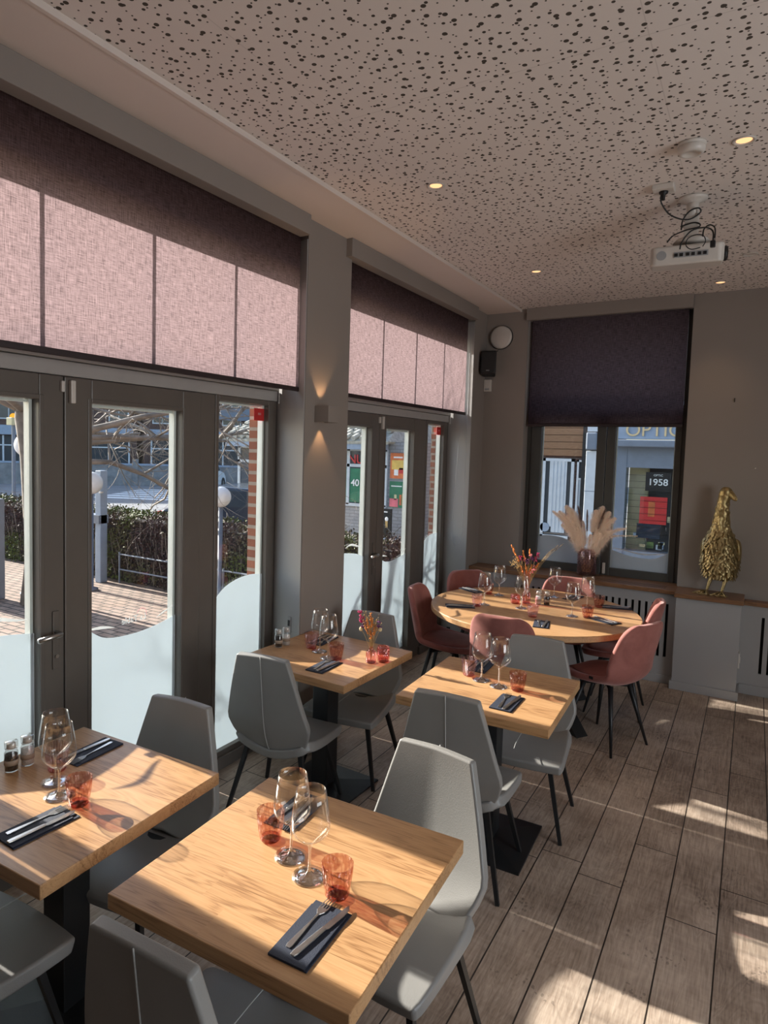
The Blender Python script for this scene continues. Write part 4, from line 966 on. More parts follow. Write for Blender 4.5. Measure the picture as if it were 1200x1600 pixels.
# middle table
wine(-1.109, 3.14, 'farther wine glass on the middle square table'); wine(-1.006, 3.104, 'nearer wine glass on the middle square table')
tum('mauve', -1.189, 3.172, 'ribbed mauve tumbler on the middle square table'); tum('amber', -0.914, 3.106, 'hammered rose tumbler on the middle square table')
setting(-0.902, 2.915, 1, 'at the near side of the middle square table'); setting(-1.185, 3.34, 183, 'at the far side of the middle square table')
# round table
wine(-1.675, 4.735, 'wine glass at the left of the round table, before the side chair'); wine(-1.695, 5.13, 'wine glass at the back left of the round table')
wine(-1.412, 4.80, 'wine glass standing before the bouquet on the round table'); wine(-1.313, 5.349, 'wine glass behind the mills on the round table')
wine(-1.045, 4.795, 'wine glass at the front right of the round table'); wine(-1.013, 5.13, 'wine glass before the far pink chair at the right of the round table')
tum('mauve', -1.703, 4.655, 'ribbed mauve tumbler at the left of the round table'); tum('amber', -1.78, 5.121, 'rose tumbler at the back left of the round table')
tum('mauve', -1.268, 4.592, 'ribbed mauve tumbler before the bouquet on the round table'); tum('amber', -0.944, 4.815, 'rose tumbler nearest the right hand pink chair on the round table'); tum('amber', -0.945, 5.215, 'rose tumbler at the back right of the round table')
mill('salt', -1.348, 5.02, 'salt mill on the round table'); mill('pepper', -1.288, 5.035, 'pepper mill on the round table')
setting(-1.80, 4.565, -62, 'at the left of the round table'); setting(-1.94, 5.16, -118, 'at the back left of the round table'); setting(-1.16, 4.43, 12, 'at the front of the round table, behind the pink chair')
setting(-0.83, 4.80, 62, 'at the right side of the round table'); setting(-0.83, 5.28, 108, 'at the back right of the round table'); setting(-1.18, 5.42, 172, 'at the window side of the round table')

# dried flowers in the little bottle, pier table
def bouquet(t, base_z, stems, mats):
    for (dx, dy, h, kind) in stems:
        pts = smooth_path([(0, 0, base_z), (dx * 0.12, dy * 0.12, base_z + 0.35 * (h - base_z)), (dx * 0.55, dy * 0.55, base_z + 0.75 * (h - base_z)), (dx, dy, h)], 4)
        st = MB().tube(pts, 0.0011, 5).build('stem', M[mats['stem']], t)
        m = MB(); tip = Vector((dx, dy, h)); dirv = (pts[-1] - pts[-4]).normalized()
        if kind == 'cone':
            for k in range(26):
                f = k / 26; m.ball(tip - dirv * 0.05 * f + Vector((random.uniform(-1, 1), random.uniform(-1, 1), random.uniform(-1, 1))) * 0.0045, 0.0042 * (0.7 + f * 0.5), 1)
            m.build('bloom', M[mats['cone']], st)
        elif kind in ('pink', 'purple', 'magenta'):
            for k in range(16): m.ball(tip + Vector((random.uniform(-1, 1), random.uniform(-1, 1), random.uniform(-2.2, 1))) * 0.011, 0.0048, 1)
            m.build('bloom', M[mats[kind]], st)
        elif kind == 'grass':
            for k in range(40):
                f = k / 40; q = tip - dirv * 0.075 * f; e = q + dirv * 0.014 + Vector((random.uniform(-1, 1), random.uniform(-1, 1), random.uniform(-1, 1))) * 0.008
                m.tube([q, e], [0.0016, 0.0003], 4)
            m.build('bloom', M[mats['grass']], st)
        elif kind == 'bud':
            m.ball(tip, 0.010, 2, (0.9, 0.9, 1.3)); m.build('bloom', M[mats['bud']], st)
        elif kind == 'sprig':
            for k in range(14):
                q = tip + Vector((random.uniform(-1, 1), random.uniform(-1, 1), random.uniform(-1.6, 1))) * 0.022
                m.tube([tip - dirv * 0.03, q], [0.0006, 0.0004], 4); m.ball(q, 0.0028, 1)
            m.build('bloom', M[mats['sprig']], st)
M['f_orange'] = plain('dried_orange', (0.70, 0.24, 0.05), 0.8, var=0.3, scale=60); M['f_straw'] = plain('dried_straw', (0.55, 0.36, 0.14), 0.8, var=0.3, scale=60)
M['f_magenta'] = plain('dried_magenta', (0.42, 0.02, 0.10), 0.8, var=0.3, scale=60); M['f_purple'] = plain('dried_purple', (0.16, 0.04, 0.14), 0.8, var=0.3, scale=60)
M['f_pink'] = plain('dried_pink', (0.66, 0.20, 0.20), 0.8, var=0.3, scale=60); M['f_grass'] = plain('dried_grass_head', (0.20, 0.15, 0.11), 0.9, var=0.3, scale=60)
M['f_bud'] = plain('dried_pale_bud', (0.62, 0.50, 0.28), 0.8)
fm = dict(stem='f_straw', cone='f_orange', pink='f_pink', purple='f_purple', magenta='f_magenta', grass='f_grass', bud='f_bud', sprig='f_straw')
v1 = thing('bud_vase', 'little pink glass bottle of dried orange flowers on the table against the pier', 'vase', (-1.695, 3.042, TZ + 0.0005))
MB().lathe([(0, 0.0), (0.026, 0.0), (0.0285, 0.004), (0.0285, 0.052), (0.024, 0.062), (0.012, 0.068), (0.010, 0.088), (0.0125, 0.09)], 32).build('bottle', M['pinkglass'], v1, smooth=True)
MB().lathe([(0, 0.001), (0.026, 0.001), (0.026, 0.007), (0, 0.007)], 24).build('bottle_base', M['pinkbubble'], v1, smooth=True)
st = [(-0.075, 0.0, 0.265, 'magenta'), (-0.060, -0.01, 0.235, 'magenta'), (-0.055, 0.01, 0.205, 'purple'), (-0.035, 0.0, 0.250, 'sprig'), (-0.015, 0.01, 0.265, 'cone'), (-0.03, -0.01, 0.235, 'cone'), (0.0, 0.0, 0.245, 'cone'), (0.01, 0.01, 0.22, 'sprig'),
      (0.04, 0.0, 0.262, 'grass'), (0.045, 0.0, 0.222, 'purple'), (0.052, 0.0, 0.190, 'bud'), (-0.068, 0.0, 0.172, 'bud'), (-0.045, 0.0, 0.20, 'cone'), (0.02, 0.0, 0.20, 'cone'), (-0.02, 0.01, 0.21, 'sprig'), (0.03, 0.01, 0.20, 'sprig'), (-0.01, 0.0, 0.18, 'cone')]
bouquet(v1, 0.01, st, fm)
cp_ = thing('candle_glass', 'dimpled pink candle glass beside the bud vase', 'glass', (-1.652, 3.098, TZ + 0.0005))
MB().lathe([(0.026, 0.0), (0.033, 0.005), (0.036, 0.02), (0.036, 0.07), (0.032, 0.083), (0.029, 0.084), (0.032, 0.07), (0.032, 0.02), (0.026, 0.008)], 36).build('glass_body', M['pinkbubble'], cp_, smooth=True)
MB().lathe([(0, 0.0), (0.028, 0.0), (0.030, 0.005), (0.026, 0.011), (0, 0.010)], 28).build('glass_base', M['amber_base'], cp_, smooth=True)
# bouquet on the round table
v2 = thing('flower_vase', 'pink glass bottle holding the orange dried bouquet on the round table', 'vase', (-1.433, 4.99, TZ + 0.0005))
MB().lathe([(0, 0.0), (0.029, 0.0), (0.032, 0.004), (0.032, 0.07), (0.027, 0.085), (0.017, 0.10), (0.016, 0.16), (0.023, 0.21), (0.034, 0.25), (0.036, 0.252)], 32).build('bottle', M['pinkglass'], v2, smooth=True)
MB().lathe([(0, 0.001), (0.029, 0.001), (0.029, 0.008), (0, 0.008)], 24).build('bottle_base', M['pinkbubble'], v2, smooth=True)
st = [(-0.135, 0.0, 0.44, 'cone'), (-0.12, 0.0, 0.405, 'cone'), (-0.09, 0.0, 0.36, 'cone'), (-0.04, 0.0, 0.40, 'cone'), (0.012, 0.0, 0.42, 'cone'), (0.02, 0.0, 0.38, 'pink'), (-0.03, 0.01, 0.345, 'pink'), (-0.055, 0, 0.35, 'magenta'), (0.075, 0.0, 0.385, 'magenta'), (0.06, 0.0, 0.355, 'magenta'),
      (0.0, 0.0, 0.33, 'purple'), (0.03, 0.0, 0.35, 'purple'), (0.085, 0.0, 0.325, 'cone'), (0.055, 0, 0.29, 'pink'), (0.045, 0, 0.26, 'pink'), (-0.12, 0, 0.31, 'sprig'), (-0.10, 0.0, 0.335, 'sprig'), (-0.085, 0, 0.29, 'sprig'), (-0.07, 0.02, 0.30, 'sprig'),
      (0.245, 0.02, 0.475, 'grass'), (0.21, 0.02, 0.46, 'grass'), (0.17, 0.02, 0.43, 'grass'), (-0.01, 0, 0.28, 'cone'), (0.01, 0.01, 0.25, 'cone'), (-0.02, 0.01, 0.31, 'cone'), (-0.05, 0.0, 0.28, 'cone'), (0.03, 0.0, 0.30, 'cone')]
bouquet(v2, 0.012, st, fm)
cp2 = thing('candle_glass', 'small dimpled pink candle glass at the foot of the bouquet on the round table', 'glass', (-1.50, 4.93, TZ + 0.0005))
MB().lathe([(0.026, 0.0), (0.033, 0.005), (0.036, 0.02), (0.036, 0.062), (0.032, 0.07), (0.029, 0.07), (0.032, 0.06), (0.032, 0.02), (0.026, 0.008)], 36).build('glass_body', M['pinkbubble'], cp2, smooth=True)
MB().lathe([(0, 0.0), (0.028, 0.0), (0.030, 0.005), (0.026, 0.011), (0, 0.010)], 28).build('glass_base', M['amber_base'], cp2, smooth=True)

# ------------------------------------------------------------------ pampas grass vase on the sill
pv = thing('pampas_vase', 'hobnail glass vase with dried pampas plumes on the window sill', 'vase', (-1.262, 6.285, 0.8005))
m = MB(); m.lathe([(0, 0), (0.060, 0), (0.078, 0.01), (0.078, 0.215), (0.060, 0.245), (0.054, 0.248), (0.072, 0.212), (0.072, 0.012), (0.0, 0.008)], 32)
vb = m.build('glass_body', M['vaseglass'], pv, smooth=True)
m = MB()
for j in range(11):
    for i in range(16):
        a = 2 * PI * (i + 0.5 * (j % 2)) / 16; m.ball((0.078 * math.cos(a), 0.078 * math.sin(a), 0.018 + j * 0.0195), 0.0098, 1)
m.build('hobnails', M['vaseglass'], vb, smooth=True)
M['plume'] = film_mat('pampas_plume', (0.52, 0.47, 0.42), (0.58, 0.52, 0.46)); M['plume2'] = plain('brown_seed_head', (0.26, 0.15, 0.11), 0.95, var=0.3, scale=30)
rp = random.Random(3)
def plume(dx, dy, h, L, W, n, mat, droop=0.0):
    dx *= 1.15; h *= 1.19; L *= 1.2; n = int(n * 2.0); W *= 1.0 if mat == 'plume' else 1.0; droop = droop or (0.10 if mat == 'plume' else 0.0)
    base = Vector((dx * 0.12, dy * 0.12, 0.03)); tip = Vector((dx, dy, h))
    pts = smooth_path([base, base.lerp(tip, 0.35) + Vector((-dx * 0.10, -dy * 0.1, 0.02)), base.lerp(tip, 0.72) + Vector((-dx * 0.06, 0, 0.02)), tip + Vector((droop * dx * 1.5, 0, -abs(droop) * 0.25))], 8)
    st = MB().tube(pts, 0.0018, 5).build('stem', M['f_straw'], pv)
    m = MB(); tot = len(pts) - 1
    for k in range(n):
        f = rp.random() ** 0.9; s = 1 - f * L / (h)
        idx = max(0, min(tot - 1, int(s * tot))); q = pts[idx].lerp(pts[idx + 1], s * tot - idx); d = (pts[idx + 1] - pts[idx]).normalized()
        r = Vector((rp.gauss(0, 1), rp.gauss(0, 1), rp.gauss(0, 1))); r = (r - d * r.dot(d)).normalized()
        w = W * (0.10 + 1.0 * math.sin(PI * min(1, f * 0.72 + 0.04))) * rp.uniform(0.45, 1.25)
        mid = q + r * w * 0.48 + d * w * 0.42; end = q + r * w * 0.92 + d * w * 0.42 + Vector((0, 0, -0.30 * w))
        sd = d.cross(r).normalized() * rp.uniform(0.0005, 0.0011)
        a = m.bm.verts.new(q + sd); b = m.bm.verts.new(q - sd); c = m.bm.verts.new(mid - sd); e = m.bm.verts.new(mid + sd); g = m.bm.verts.new(end)
        m.bm.faces.new((a, b, c, e)); m.bm.faces.new((e, c, g))
    m.build('plume', M[mat], st)
for a in ((-0.205, 0.0, 0.50, 0.36, 0.075, 1500, 'plume'), (-0.165, 0.02, 0.545, 0.36, 0.08, 1600, 'plume'), (-0.13, -0.02, 0.53, 0.36, 0.075, 1400, 'plume'), (-0.25, 0.0, 0.50, 0.26, 0.05, 900, 'plume'), (-0.10, -0.01, 0.44, 0.3, 0.07, 900, 'plume'), (-0.18, -0.02, 0.40, 0.28, 0.07, 900, 'plume'),
          (-0.085, -0.03, 0.535, 0.22, 0.020, 700, 'plume2'), (-0.012, -0.03, 0.51, 0.22, 0.018, 700, 'plume2'), (0.125, -0.03, 0.53, 0.22, 0.020, 700, 'plume2'), (-0.045, 0.01, 0.44, 0.25, 0.035, 500, 'plume'),
          (0.045, 0.0, 0.53, 0.25, 0.055, 800, 'plume'), (0.085, 0.02, 0.56, 0.28, 0.06, 1000, 'plume'), (0.13, 0.02, 0.52, 0.30, 0.07, 1100, 'plume'), (0.17, 0.0, 0.48, 0.33, 0.07, 1200, 'plume'), (0.215, 0.0, 0.43, 0.3, 0.055, 900, 'plume', 0.2), (0.25, -0.01, 0.40, 0.22, 0.025, 400, 'plume', 0.3), (0.14, -0.02, 0.37, 0.26, 0.075, 900, 'plume'), (0.08, -0.02, 0.36, 0.22, 0.06, 700, 'plume'), (0.02, -0.02, 0.34, 0.2, 0.04, 400, 'plume')):
    plume(*a)

# ------------------------------------------------------------------ golden bird statue on the pier
dk = thing('bird_statue', 'golden goose statue standing on the pier at the right', 'statue', (-0.20, 6.13, 0.8005))
def loft(m, secs, seg=28):
    rings = []
    for (c, rx, ry, tilt) in secs:
        cc = Vector(c); ct, st_ = math.cos(tilt), math.sin(tilt)
        rings.append([m.bm.verts.new(cc + Vector((rx * math.cos(2 * PI * i / seg), ry * math.sin(2 * PI * i / seg) * ct, ry * math.sin(2 * PI * i / seg) * st_))) for i in range(seg)])
    for a, b in zip(rings, rings[1:]):
        for i in range(seg): m.bm.faces.new((a[i], a[(i + 1) % seg], b[(i + 1) % seg], b[i]))
    m.bm.faces.new(rings[0][::-1]); m.bm.faces.new(rings[-1])
# local frame: the goose faces -y (towards the room); head turned to +x
secs = [((0.0, 0.030, 0.12), 0.030, 0.030, 0.0), ((0.0, 0.028, 0.132), 0.085, 0.075, 0.0), ((0.0, 0.025, 0.16), 0.112, 0.098, 0.0), ((0.0, 0.02, 0.22), 0.125, 0.112, 0.0), ((0.0, 0.012, 0.29), 0.127, 0.112, 0.05), ((-0.003, 0.0, 0.36), 0.120, 0.105, 0.08), ((-0.006, -0.008, 0.42), 0.110, 0.098, 0.1),
        ((-0.008, -0.014, 0.47), 0.092, 0.084, 0.1), ((-0.010, -0.018, 0.52), 0.076, 0.072, 0.08), ((-0.008, -0.02, 0.58), 0.062, 0.060, 0.05), ((-0.006, -0.022, 0.65), 0.053, 0.052, 0.02), ((-0.004, -0.024, 0.72), 0.046, 0.046, 0.0), ((0.0, -0.026, 0.77), 0.043, 0.043, 0.0),
        ((0.008, -0.030, 0.81), 0.046, 0.044, 0.0), ((0.014, -0.034, 0.84), 0.048, 0.046, 0.0), ((0.014, -0.034, 0.865), 0.038, 0.038, 0.0), ((0.012, -0.034, 0.878), 0.018, 0.018, 0.0)]
m = MB(); loft(m, secs, 36)
bd = m.build('body', M['gold'], dk, smooth=True, sub=1)
tx = bpy.data.textures.new('feather_ruffle', 'VORONOI'); tx.noise_scale = 0.026; tx.distance_metric = 'DISTANCE'
sb = bd.modifiers.new('fine', 'SUBSURF'); sb.levels = 2; sb.render_levels = 2
vg = bd.vertex_groups.new(name='feathers')
for v in bd.data.vertices:
    z = v.co.z; w = 1.0 if z < 0.5 else (0.45 if z < 0.76 else 0.12); vg.add([v.index], w, 'REPLACE')
dm = bd.modifiers.new('ruffle', 'DISPLACE'); dm.texture = tx; dm.strength = 0.030; dm.mid_level = 0.35; dm.vertex_group = 'feathers'; dm.texture_coords = 'LOCAL'
# overlapping feathers
m = MB(); rq = random.Random(5)
for j in range(25):
    z = 0.14 + j * 0.0155
    for k in range(26):
        a = 2 * PI * (k + 0.5 * (j % 2)) / 26 + rq.uniform(-0.11, 0.11)
        z = 0.14 + j * 0.0155 + rq.uniform(-0.007, 0.007)
        i = max(0, min(len(secs) - 2, next((n for n in range(len(secs) - 1) if secs[n + 1][0][2] >= z), 0)))
        s0, s1 = secs[i], secs[i + 1]; f = (z - s0[0][2]) / max(1e-4, s1[0][2] - s0[0][2])
        rx = s0[1] + (s1[1] - s0[1]) * f; ry = s0[2] + (s1[2] - s0[2]) * f; cy = s0[0][1] + (s1[0][1] - s0[0][1]) * f; cx = s0[0][0]
        p = Vector((cx + rx * math.cos(a), cy + ry * math.sin(a), z)); n_ = Vector((math.cos(a), math.sin(a), 0)); tt = Vector((-math.sin(a), math.cos(a), 0))
        L = rq.uniform(0.018, 0.032); w = rq.uniform(0.008, 0.0125); n_ = (n_ * rq.uniform(0.7, 1.5) + tt * rq.uniform(-0.35, 0.35))
        q = [p + n_ * 0.004 - tt * w * 0.6 + Vector((0, 0, 0.008)), p + n_ * 0.012 - tt * w - Vector((0, 0, L * 0.45)), p + n_ * 0.018 - Vector((0, 0, L)), p + n_ * 0.012 + tt * w - Vector((0, 0, L * 0.45)), p + n_ * 0.004 + tt * w * 0.6 + Vector((0, 0, 0.008))]
        mid = p + n_ * 0.016 - Vector((0, 0, L * 0.4)); vv = [m.bm.verts.new(x) for x in q]; vm = m.bm.verts.new(mid)
        for i2 in range(5): m.bm.faces.new((vv[i2], vv[(i2 + 1) % 5], vm))
m.build('feathers', M['gold'], dk, smooth=True)
for sg in (-1, 1):
    m = MB(); loft(m, [((sg * 0.100, 0.012, 0.462), 0.012, 0.02, 0), ((sg * 0.116, 0.015, 0.445), 0.022, 0.045, 0), ((sg * 0.128, 0.022, 0.38), 0.022, 0.062, 0), ((sg * 0.132, 0.035, 0.31), 0.018, 0.056, 0), ((sg * 0.128, 0.055, 0.24), 0.013, 0.04, 0), ((sg * 0.115, 0.075, 0.18), 0.007, 0.018, 0)], 20)
    m.build('wing', M['gold'], dk, smooth=True, sub=1)
m = MB(); loft(m, [((0.0, 0.10, 0.22), 0.06, 0.03, 0.6), ((0.005, 0.14, 0.175), 0.05, 0.022, 0.8), ((0.01, 0.17, 0.15), 0.03, 0.012, 0.9)], 16); m.build('tail', M['gold'], dk, smooth=True, sub=1)
bk_ = MB(); bk_.tube([(0.03, -0.045, 0.838), (0.058, -0.062, 0.812), (0.078, -0.076, 0.787), (0.094, -0.086, 0.775)], [0.033, 0.026, 0.022, 0.010], 14, flat=0.62); bk_.build('beak', M['gold'], dk, smooth=True, sub=1)
for (ex, ey) in ((0.052, -0.018), (0.0, -0.075)):
    MB().ball((ex, ey, 0.847), 0.006, 2).build('eye', M['gold'], dk, smooth=True)
for (lx, ly, fx, fy) in ((-0.062, 0.015, -0.115, -0.075), (0.045, 0.01, 0.005, -0.115)):
    MB().tube([(lx * 0.9, ly + 0.01, 0.15), (lx, ly, 0.10), (lx - 0.012, ly - 0.008, 0.05), (lx - 0.02, ly - 0.012, 0.012)], [0.026, 0.014, 0.0105, 0.013], 12).build('leg', M['gold'], dk, smooth=True, sub=1)
    ax, ay = lx - 0.02, ly - 0.012; d = Vector((fx - ax, fy - ay, 0)); d.normalize(); p = Vector((-d.y, d.x, 0)); o_ = Vector((ax, ay, 0))
    pts = [o_ - d * 0.022 - p * 0.010, o_ - p * 0.020, o_ + d * 0.07 - p * 0.062, o_ + d * 0.115 - p * 0.060, o_ + d * 0.092 - p * 0.030, o_ + d * 0.135, o_ + d * 0.092 + p * 0.030, o_ + d * 0.115 + p * 0.060, o_ + d * 0.07 + p * 0.062, o_ + p * 0.020, o_ - d * 0.022 + p * 0.010]
    ft = MB().prism([(q.x, q.y) for q in pts], 0.0, 0.010).build('foot', M['gold'], dk, bevel=0.004, smooth=True)
    m = MB()
    for s in (-1, 0, 1): e = o_ + d * 0.088 + p * 0.047 * s if s else o_ + d * 0.10; m.tube([(o_.x, o_.y, 0.018), ((o_.x + e.x) / 2, (o_.y + e.y) / 2, 0.015), (e.x, e.y, 0.008)], [0.010, 0.008, 0.005], 8)
    m.build('toes', M['gold'], ft, smooth=True)
# ------------------------------------------------------------------ outside
GZ = -0.5
struct(B(-140, 110, -70, 160, GZ - 0.1, GZ).build('street', M['asphalt']), 'grey asphalt street and square', 'street')
struct(B(-12.5, -2.85, -8, 8.2, GZ, -0.12).build('patio', M['patio']), 'brick paved patio outside the doors', 'patio')
m = MB().prism([(-6.2, 10.2), (-12.5, 13.6), (-17.6, 20.2), (-12, 26), (-2.0, 26), (-2.0, 13.9), (-5.2, 13.9)], GZ, GZ + 0.06); struct(m.build('sidewalk', M['sidewalk']), 'pale slab sidewalk across the patio', 'sidewalk')
struct(B(-2.0, 30, 13.9, 14.55, GZ, GZ + 0.1).build('sidewalk_end', M['sidewalk']), 'sidewalk before the shops behind the end wall', 'sidewalk')
zc = thing('road_marking', 'short row of white stripes painted on the street just beyond the hedge', 'road marking', (-19.0, 13.2, GZ))
for i in range(7): MB().prism([(0, 0), (1.1, 0.0), (2.3, 0.55), (1.2, 0.55)], 0.001, 0.005).build('stripe', M['roadpaint'], zc, loc=(i * 0.55, i * 0.95, 0))
zc = thing('zebra_crossing', 'white zebra crossing on the far side of the street near the white car', 'road marking', (-24.5, 18.5, GZ))
for i in range(6): MB().prism([(0, 0), (3.2, 1.3), (3.0, 1.85), (-0.2, 0.55)], 0.001, 0.005).build('stripe', M['roadpaint'], zc, loc=(-i * 0.55, i * 0.95, 0))

# clipped hedge along the far side of the patio
rh = random.Random(11)
M['hedge'] = None
def leafmat(name, cols):
    t = NT(name); v = t.obj(); f = t.noise(v, 1.1, 3); g = t.noise(v, 45, 2)
    f2 = t.math('ADD', t.math('MULTIPLY', f, 0.8), t.math('MULTIPLY', g, 0.35))
    c = t.ramp(f2, [(0.42, cols[0]), (0.55, cols[1]), (0.68, cols[2])]); t.bsdf(c, 0.7, spec=0.2); return t.m
M['hedge'] = leafmat('hedge_leaves', ((0.045, 0.025, 0.030), (0.10, 0.065, 0.06), (0.10, 0.13, 0.035)))
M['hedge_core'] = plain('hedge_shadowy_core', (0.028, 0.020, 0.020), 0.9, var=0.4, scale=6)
def leafbox(m, x0, x1, y0, y1, z0, z1, n, s, rr):
    for _ in range(n):
        f = rr.random()
        x, y, z = rr.uniform(x0, x1), rr.uniform(y0, y1), rr.uniform(z0, z1)
        k = rr.random()
        if k < 0.55: y = y0 + rr.gauss(0, 0.03)
        elif k < 0.85: z = z1 + rr.gauss(0, 0.03)
        elif k < 0.95: x = x1 + rr.gauss(0, 0.03)
        a = Vector((rr.gauss(0, 1), rr.gauss(0, 1), rr.gauss(0, 1))).normalized(); b = a.orthogonal().normalized(); c = Vector((x, y, z)); q = s * rr.uniform(0.6, 1.4)
        m.quad(c + a * q, c + b * q * 0.5, c - a * q, c - b * q * 0.5)
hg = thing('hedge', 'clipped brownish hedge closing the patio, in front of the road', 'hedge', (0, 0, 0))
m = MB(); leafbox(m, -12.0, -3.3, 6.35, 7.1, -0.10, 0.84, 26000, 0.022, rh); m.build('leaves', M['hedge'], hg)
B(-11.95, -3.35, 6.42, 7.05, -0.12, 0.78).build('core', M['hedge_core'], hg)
m = MB()
for _ in range(420):
    x = rh.uniform(-12, -3.3); y = rh.uniform(6.3, 6.5); z = rh.uniform(-0.1, 0.5); m.tube([(x, y, z), (x + rh.uniform(-0.08, 0.08), y - 0.03, z + rh.uniform(0.15, 0.4))], 0.004, 4)
m.build('twigs', M['twig'], hg)
rail = thing('low_rail', 'low dark metal railing along the foot of the hedge', 'railing', (-4.7, 6.28, -0.12))
MB().tube([(-3.0, 0, 0.42), (3.0, 0, 0.42)], 0.012, 6).build('bar', M['slate'], rail); MB().tube([(-3.0, 0, 0.2), (3.0, 0, 0.2)], 0.012, 6).build('bar', M['slate'], rail)
for i in range(7): MB().tube([(-3 + i, 0, 0), (-3 + i, 0, 0.45)], 0.014, 6).build('post', M['slate'], rail)
hg2 = thing('planting_bed', 'low green shrubs outside the farther doors', 'shrub', (0, 0, 0))
m = MB(); leafbox(m, -7.8, -3.2, 8.6, 10.4, -0.3, 0.22, 9000, 0.03, rh); m.build('leaves', M['grass'], hg2)
MB().prism([(-7.8, 8.6), (-3.2, 8.6), (-3.2, 10.4), (-7.8, 10.4)], GZ, -0.2).build('soil', M['hedge_core'], hg2)
m = MB()
for _ in range(60):
    x = rh.uniform(-7.5, -3.6); y = rh.uniform(8.8, 10); p = Vector((x, y, -0.2)); m.tube([p, p + Vector((rh.uniform(-.2, .2), 0, rh.uniform(.4, .8))), p + Vector((rh.uniform(-.5, .5), 0, rh.uniform(.6, 1.15)))], 0.006, 4)
m.build('twigs', M['twig'], hg2)

# bare pollarded tree
rt_ = random.Random(21)
def branch(m, p, d, r, L, depth, grav=0.0):
    n = 5; pts = [p]; q = p.copy(); dd = d.copy()
    for i in range(n):
        dd = (dd + Vector((rt_.gauss(0, 0.16), rt_.gauss(0, 0.16), rt_.gauss(0, 0.13) + grav))).normalized(); q = q + dd * L / n; pts.append(q.copy())
    rad = [r * (1 - 0.55 * i / n) for i in range(n + 1)]
    m.tube(pts, rad, 7 if r > 0.03 else 4)
    if depth <= 0: return
    for k in range(rt_.choice((3, 4)) if depth > 1 else 4):
        i = rt_.randint(2, n); b = pts[i]; a = Vector((rt_.gauss(0, 1), rt_.gauss(0, 1), rt_.gauss(0.15, 0.7))).normalized()
        nd = (dd * 0.7 + a * 0.75).normalized(); branch(m, b, nd, rad[i] * 0.62, L * rt_.uniform(0.55, 0.8), depth - 1, grav)
tr = thing('bare_tree', 'bare gnarled tree on the patio, trunk behind the left door glass', 'tree', (-7.5, 4.83, -0.12))
m = MB(); m.tube([(0, 0, 0), (0.02, 0.02, 0.6), (-0.03, 0.0, 1.2), (-0.12, 0.02, 1.8), (-0.18, 0.0, 2.3), (-0.15, 0.0, 2.9)], [0.17, 0.13, 0.115, 0.11, 0.12, 0.08], 14); m.build('trunk', M['bark'], tr, smooth=True)
m = MB()
for (dx, dy, dz, z, r, L) in ((0.35, 1, 0.10, 1.95, 0.06, 2.1), (0.8, 0.5, 0.22, 2.1, 0.06, 1.9), (0.1, 1, 0.45, 2.3, 0.055, 2.0), (-0.7, 0.6, 0.3, 2.2, 0.07, 1.7), (-0.6, -0.7, 0.35, 2.4, 0.07, 1.6), (0.5, -0.8, 0.4, 2.4, 0.07, 1.6), (0.0, 0.5, 0.8, 2.7, 0.07, 1.6), (0.3, 0.9, 0.0, 1.8, 0.045, 2.6), (0.5, 0.9, 0.15, 2.0, 0.045, 2.6), (-0.2, 1, 0.2, 2.1, 0.045, 2.6)):
    branch(m, Vector((-0.18, 0, z)), Vector((dx, dy, dz)).normalized(), r, L, 4, -0.01)
m.build('branches', M['twig'], tr, smooth=True)
tr2 = thing('bare_tree', 'second bare tree farther along the patio edge', 'tree', (-9.4, 9.35, GZ))
m = MB(); m.tube([(0, 0, 0), (0.02, 0.0, 1.2), (0, 0, 2.3), (0, 0, 3.0)], [0.14, 0.11, 0.10, 0.06], 12); m.build('trunk', M['bark'], tr2, smooth=True)
m = MB()
for (dx, dy, dz, z, r, L) in ((0.7, 0.6, 0.3, 2.4, 0.05, 1.9), (-0.8, -0.3, 0.3, 2.4, 0.05, 1.9), (0.6, -0.7, 0.35, 2.3, 0.07, 1.9), (-0.3, 0.8, 0.5, 2.5, 0.07, 1.7), (0.1, 0.1, 1, 2.9, 0.06, 1.5), (1, 0, 0.1, 2.3, 0.06, 2.2)):
    branch(m, Vector((0, 0, z)), Vector((dx, dy, dz)).normalized(), r, L, 3, -0.01)
m.build('branches', M['twig'], tr2, smooth=True)

def globe_lamp(label, x, y, zc, r=0.15):
    g0 = -0.12 if y < 8 else GZ
    t = thing('globe_lamp', label, 'street lamp', (x, y, g0), 0, 'white globe lamps')
    MB().lathe([(0, 0), (0.09, 0), (0.09, 0.03), (0.03, 0.05), (0.028, zc - g0 - r), (0, zc - g0 - r)], 16).build('post', M['slate'], t, smooth=True)
    MB().ball((0, 0, zc - g0), r, 4).build('globe', M['globe'], t, smooth=True)
globe_lamp('white globe lamp seen through the left door leaf', -8.0, 5.05, 1.84)
globe_lamp('white globe lamp half hidden by the door stile, left of the metal post', -7.6, 5.73, 1.35, 0.15)
globe_lamp('white globe lamp at the left edge of the narrow sidelight', -5.65, 6.155, 1.26, 0.13)
mp = thing('metal_post', 'blue grey steel post with a bolt, beyond the nearer doors', 'post', (-7.95, 6.16, -0.12))
MB().box(-0.06, 0.06, -0.06, 0.06, 0, 1.62).build('upright', M['blue_grey'], mp, bevel=0.01); MB().lathe([(0, 0), (0.03, 0), (0.03, 0.02), (0, 0.02)], 12).build('bolt', M['white_plastic'], mp, loc=(0.06, -0.05, 1.30)); B(-0.32, 0.06, -0.09, 0.08, 0.86, 0.98).build('crossbeam', M['slate'], mp)
pb = thing('planter_box', 'dark planter box on the patio by the left door', 'planter', (-8.3, 4.55, -0.12))
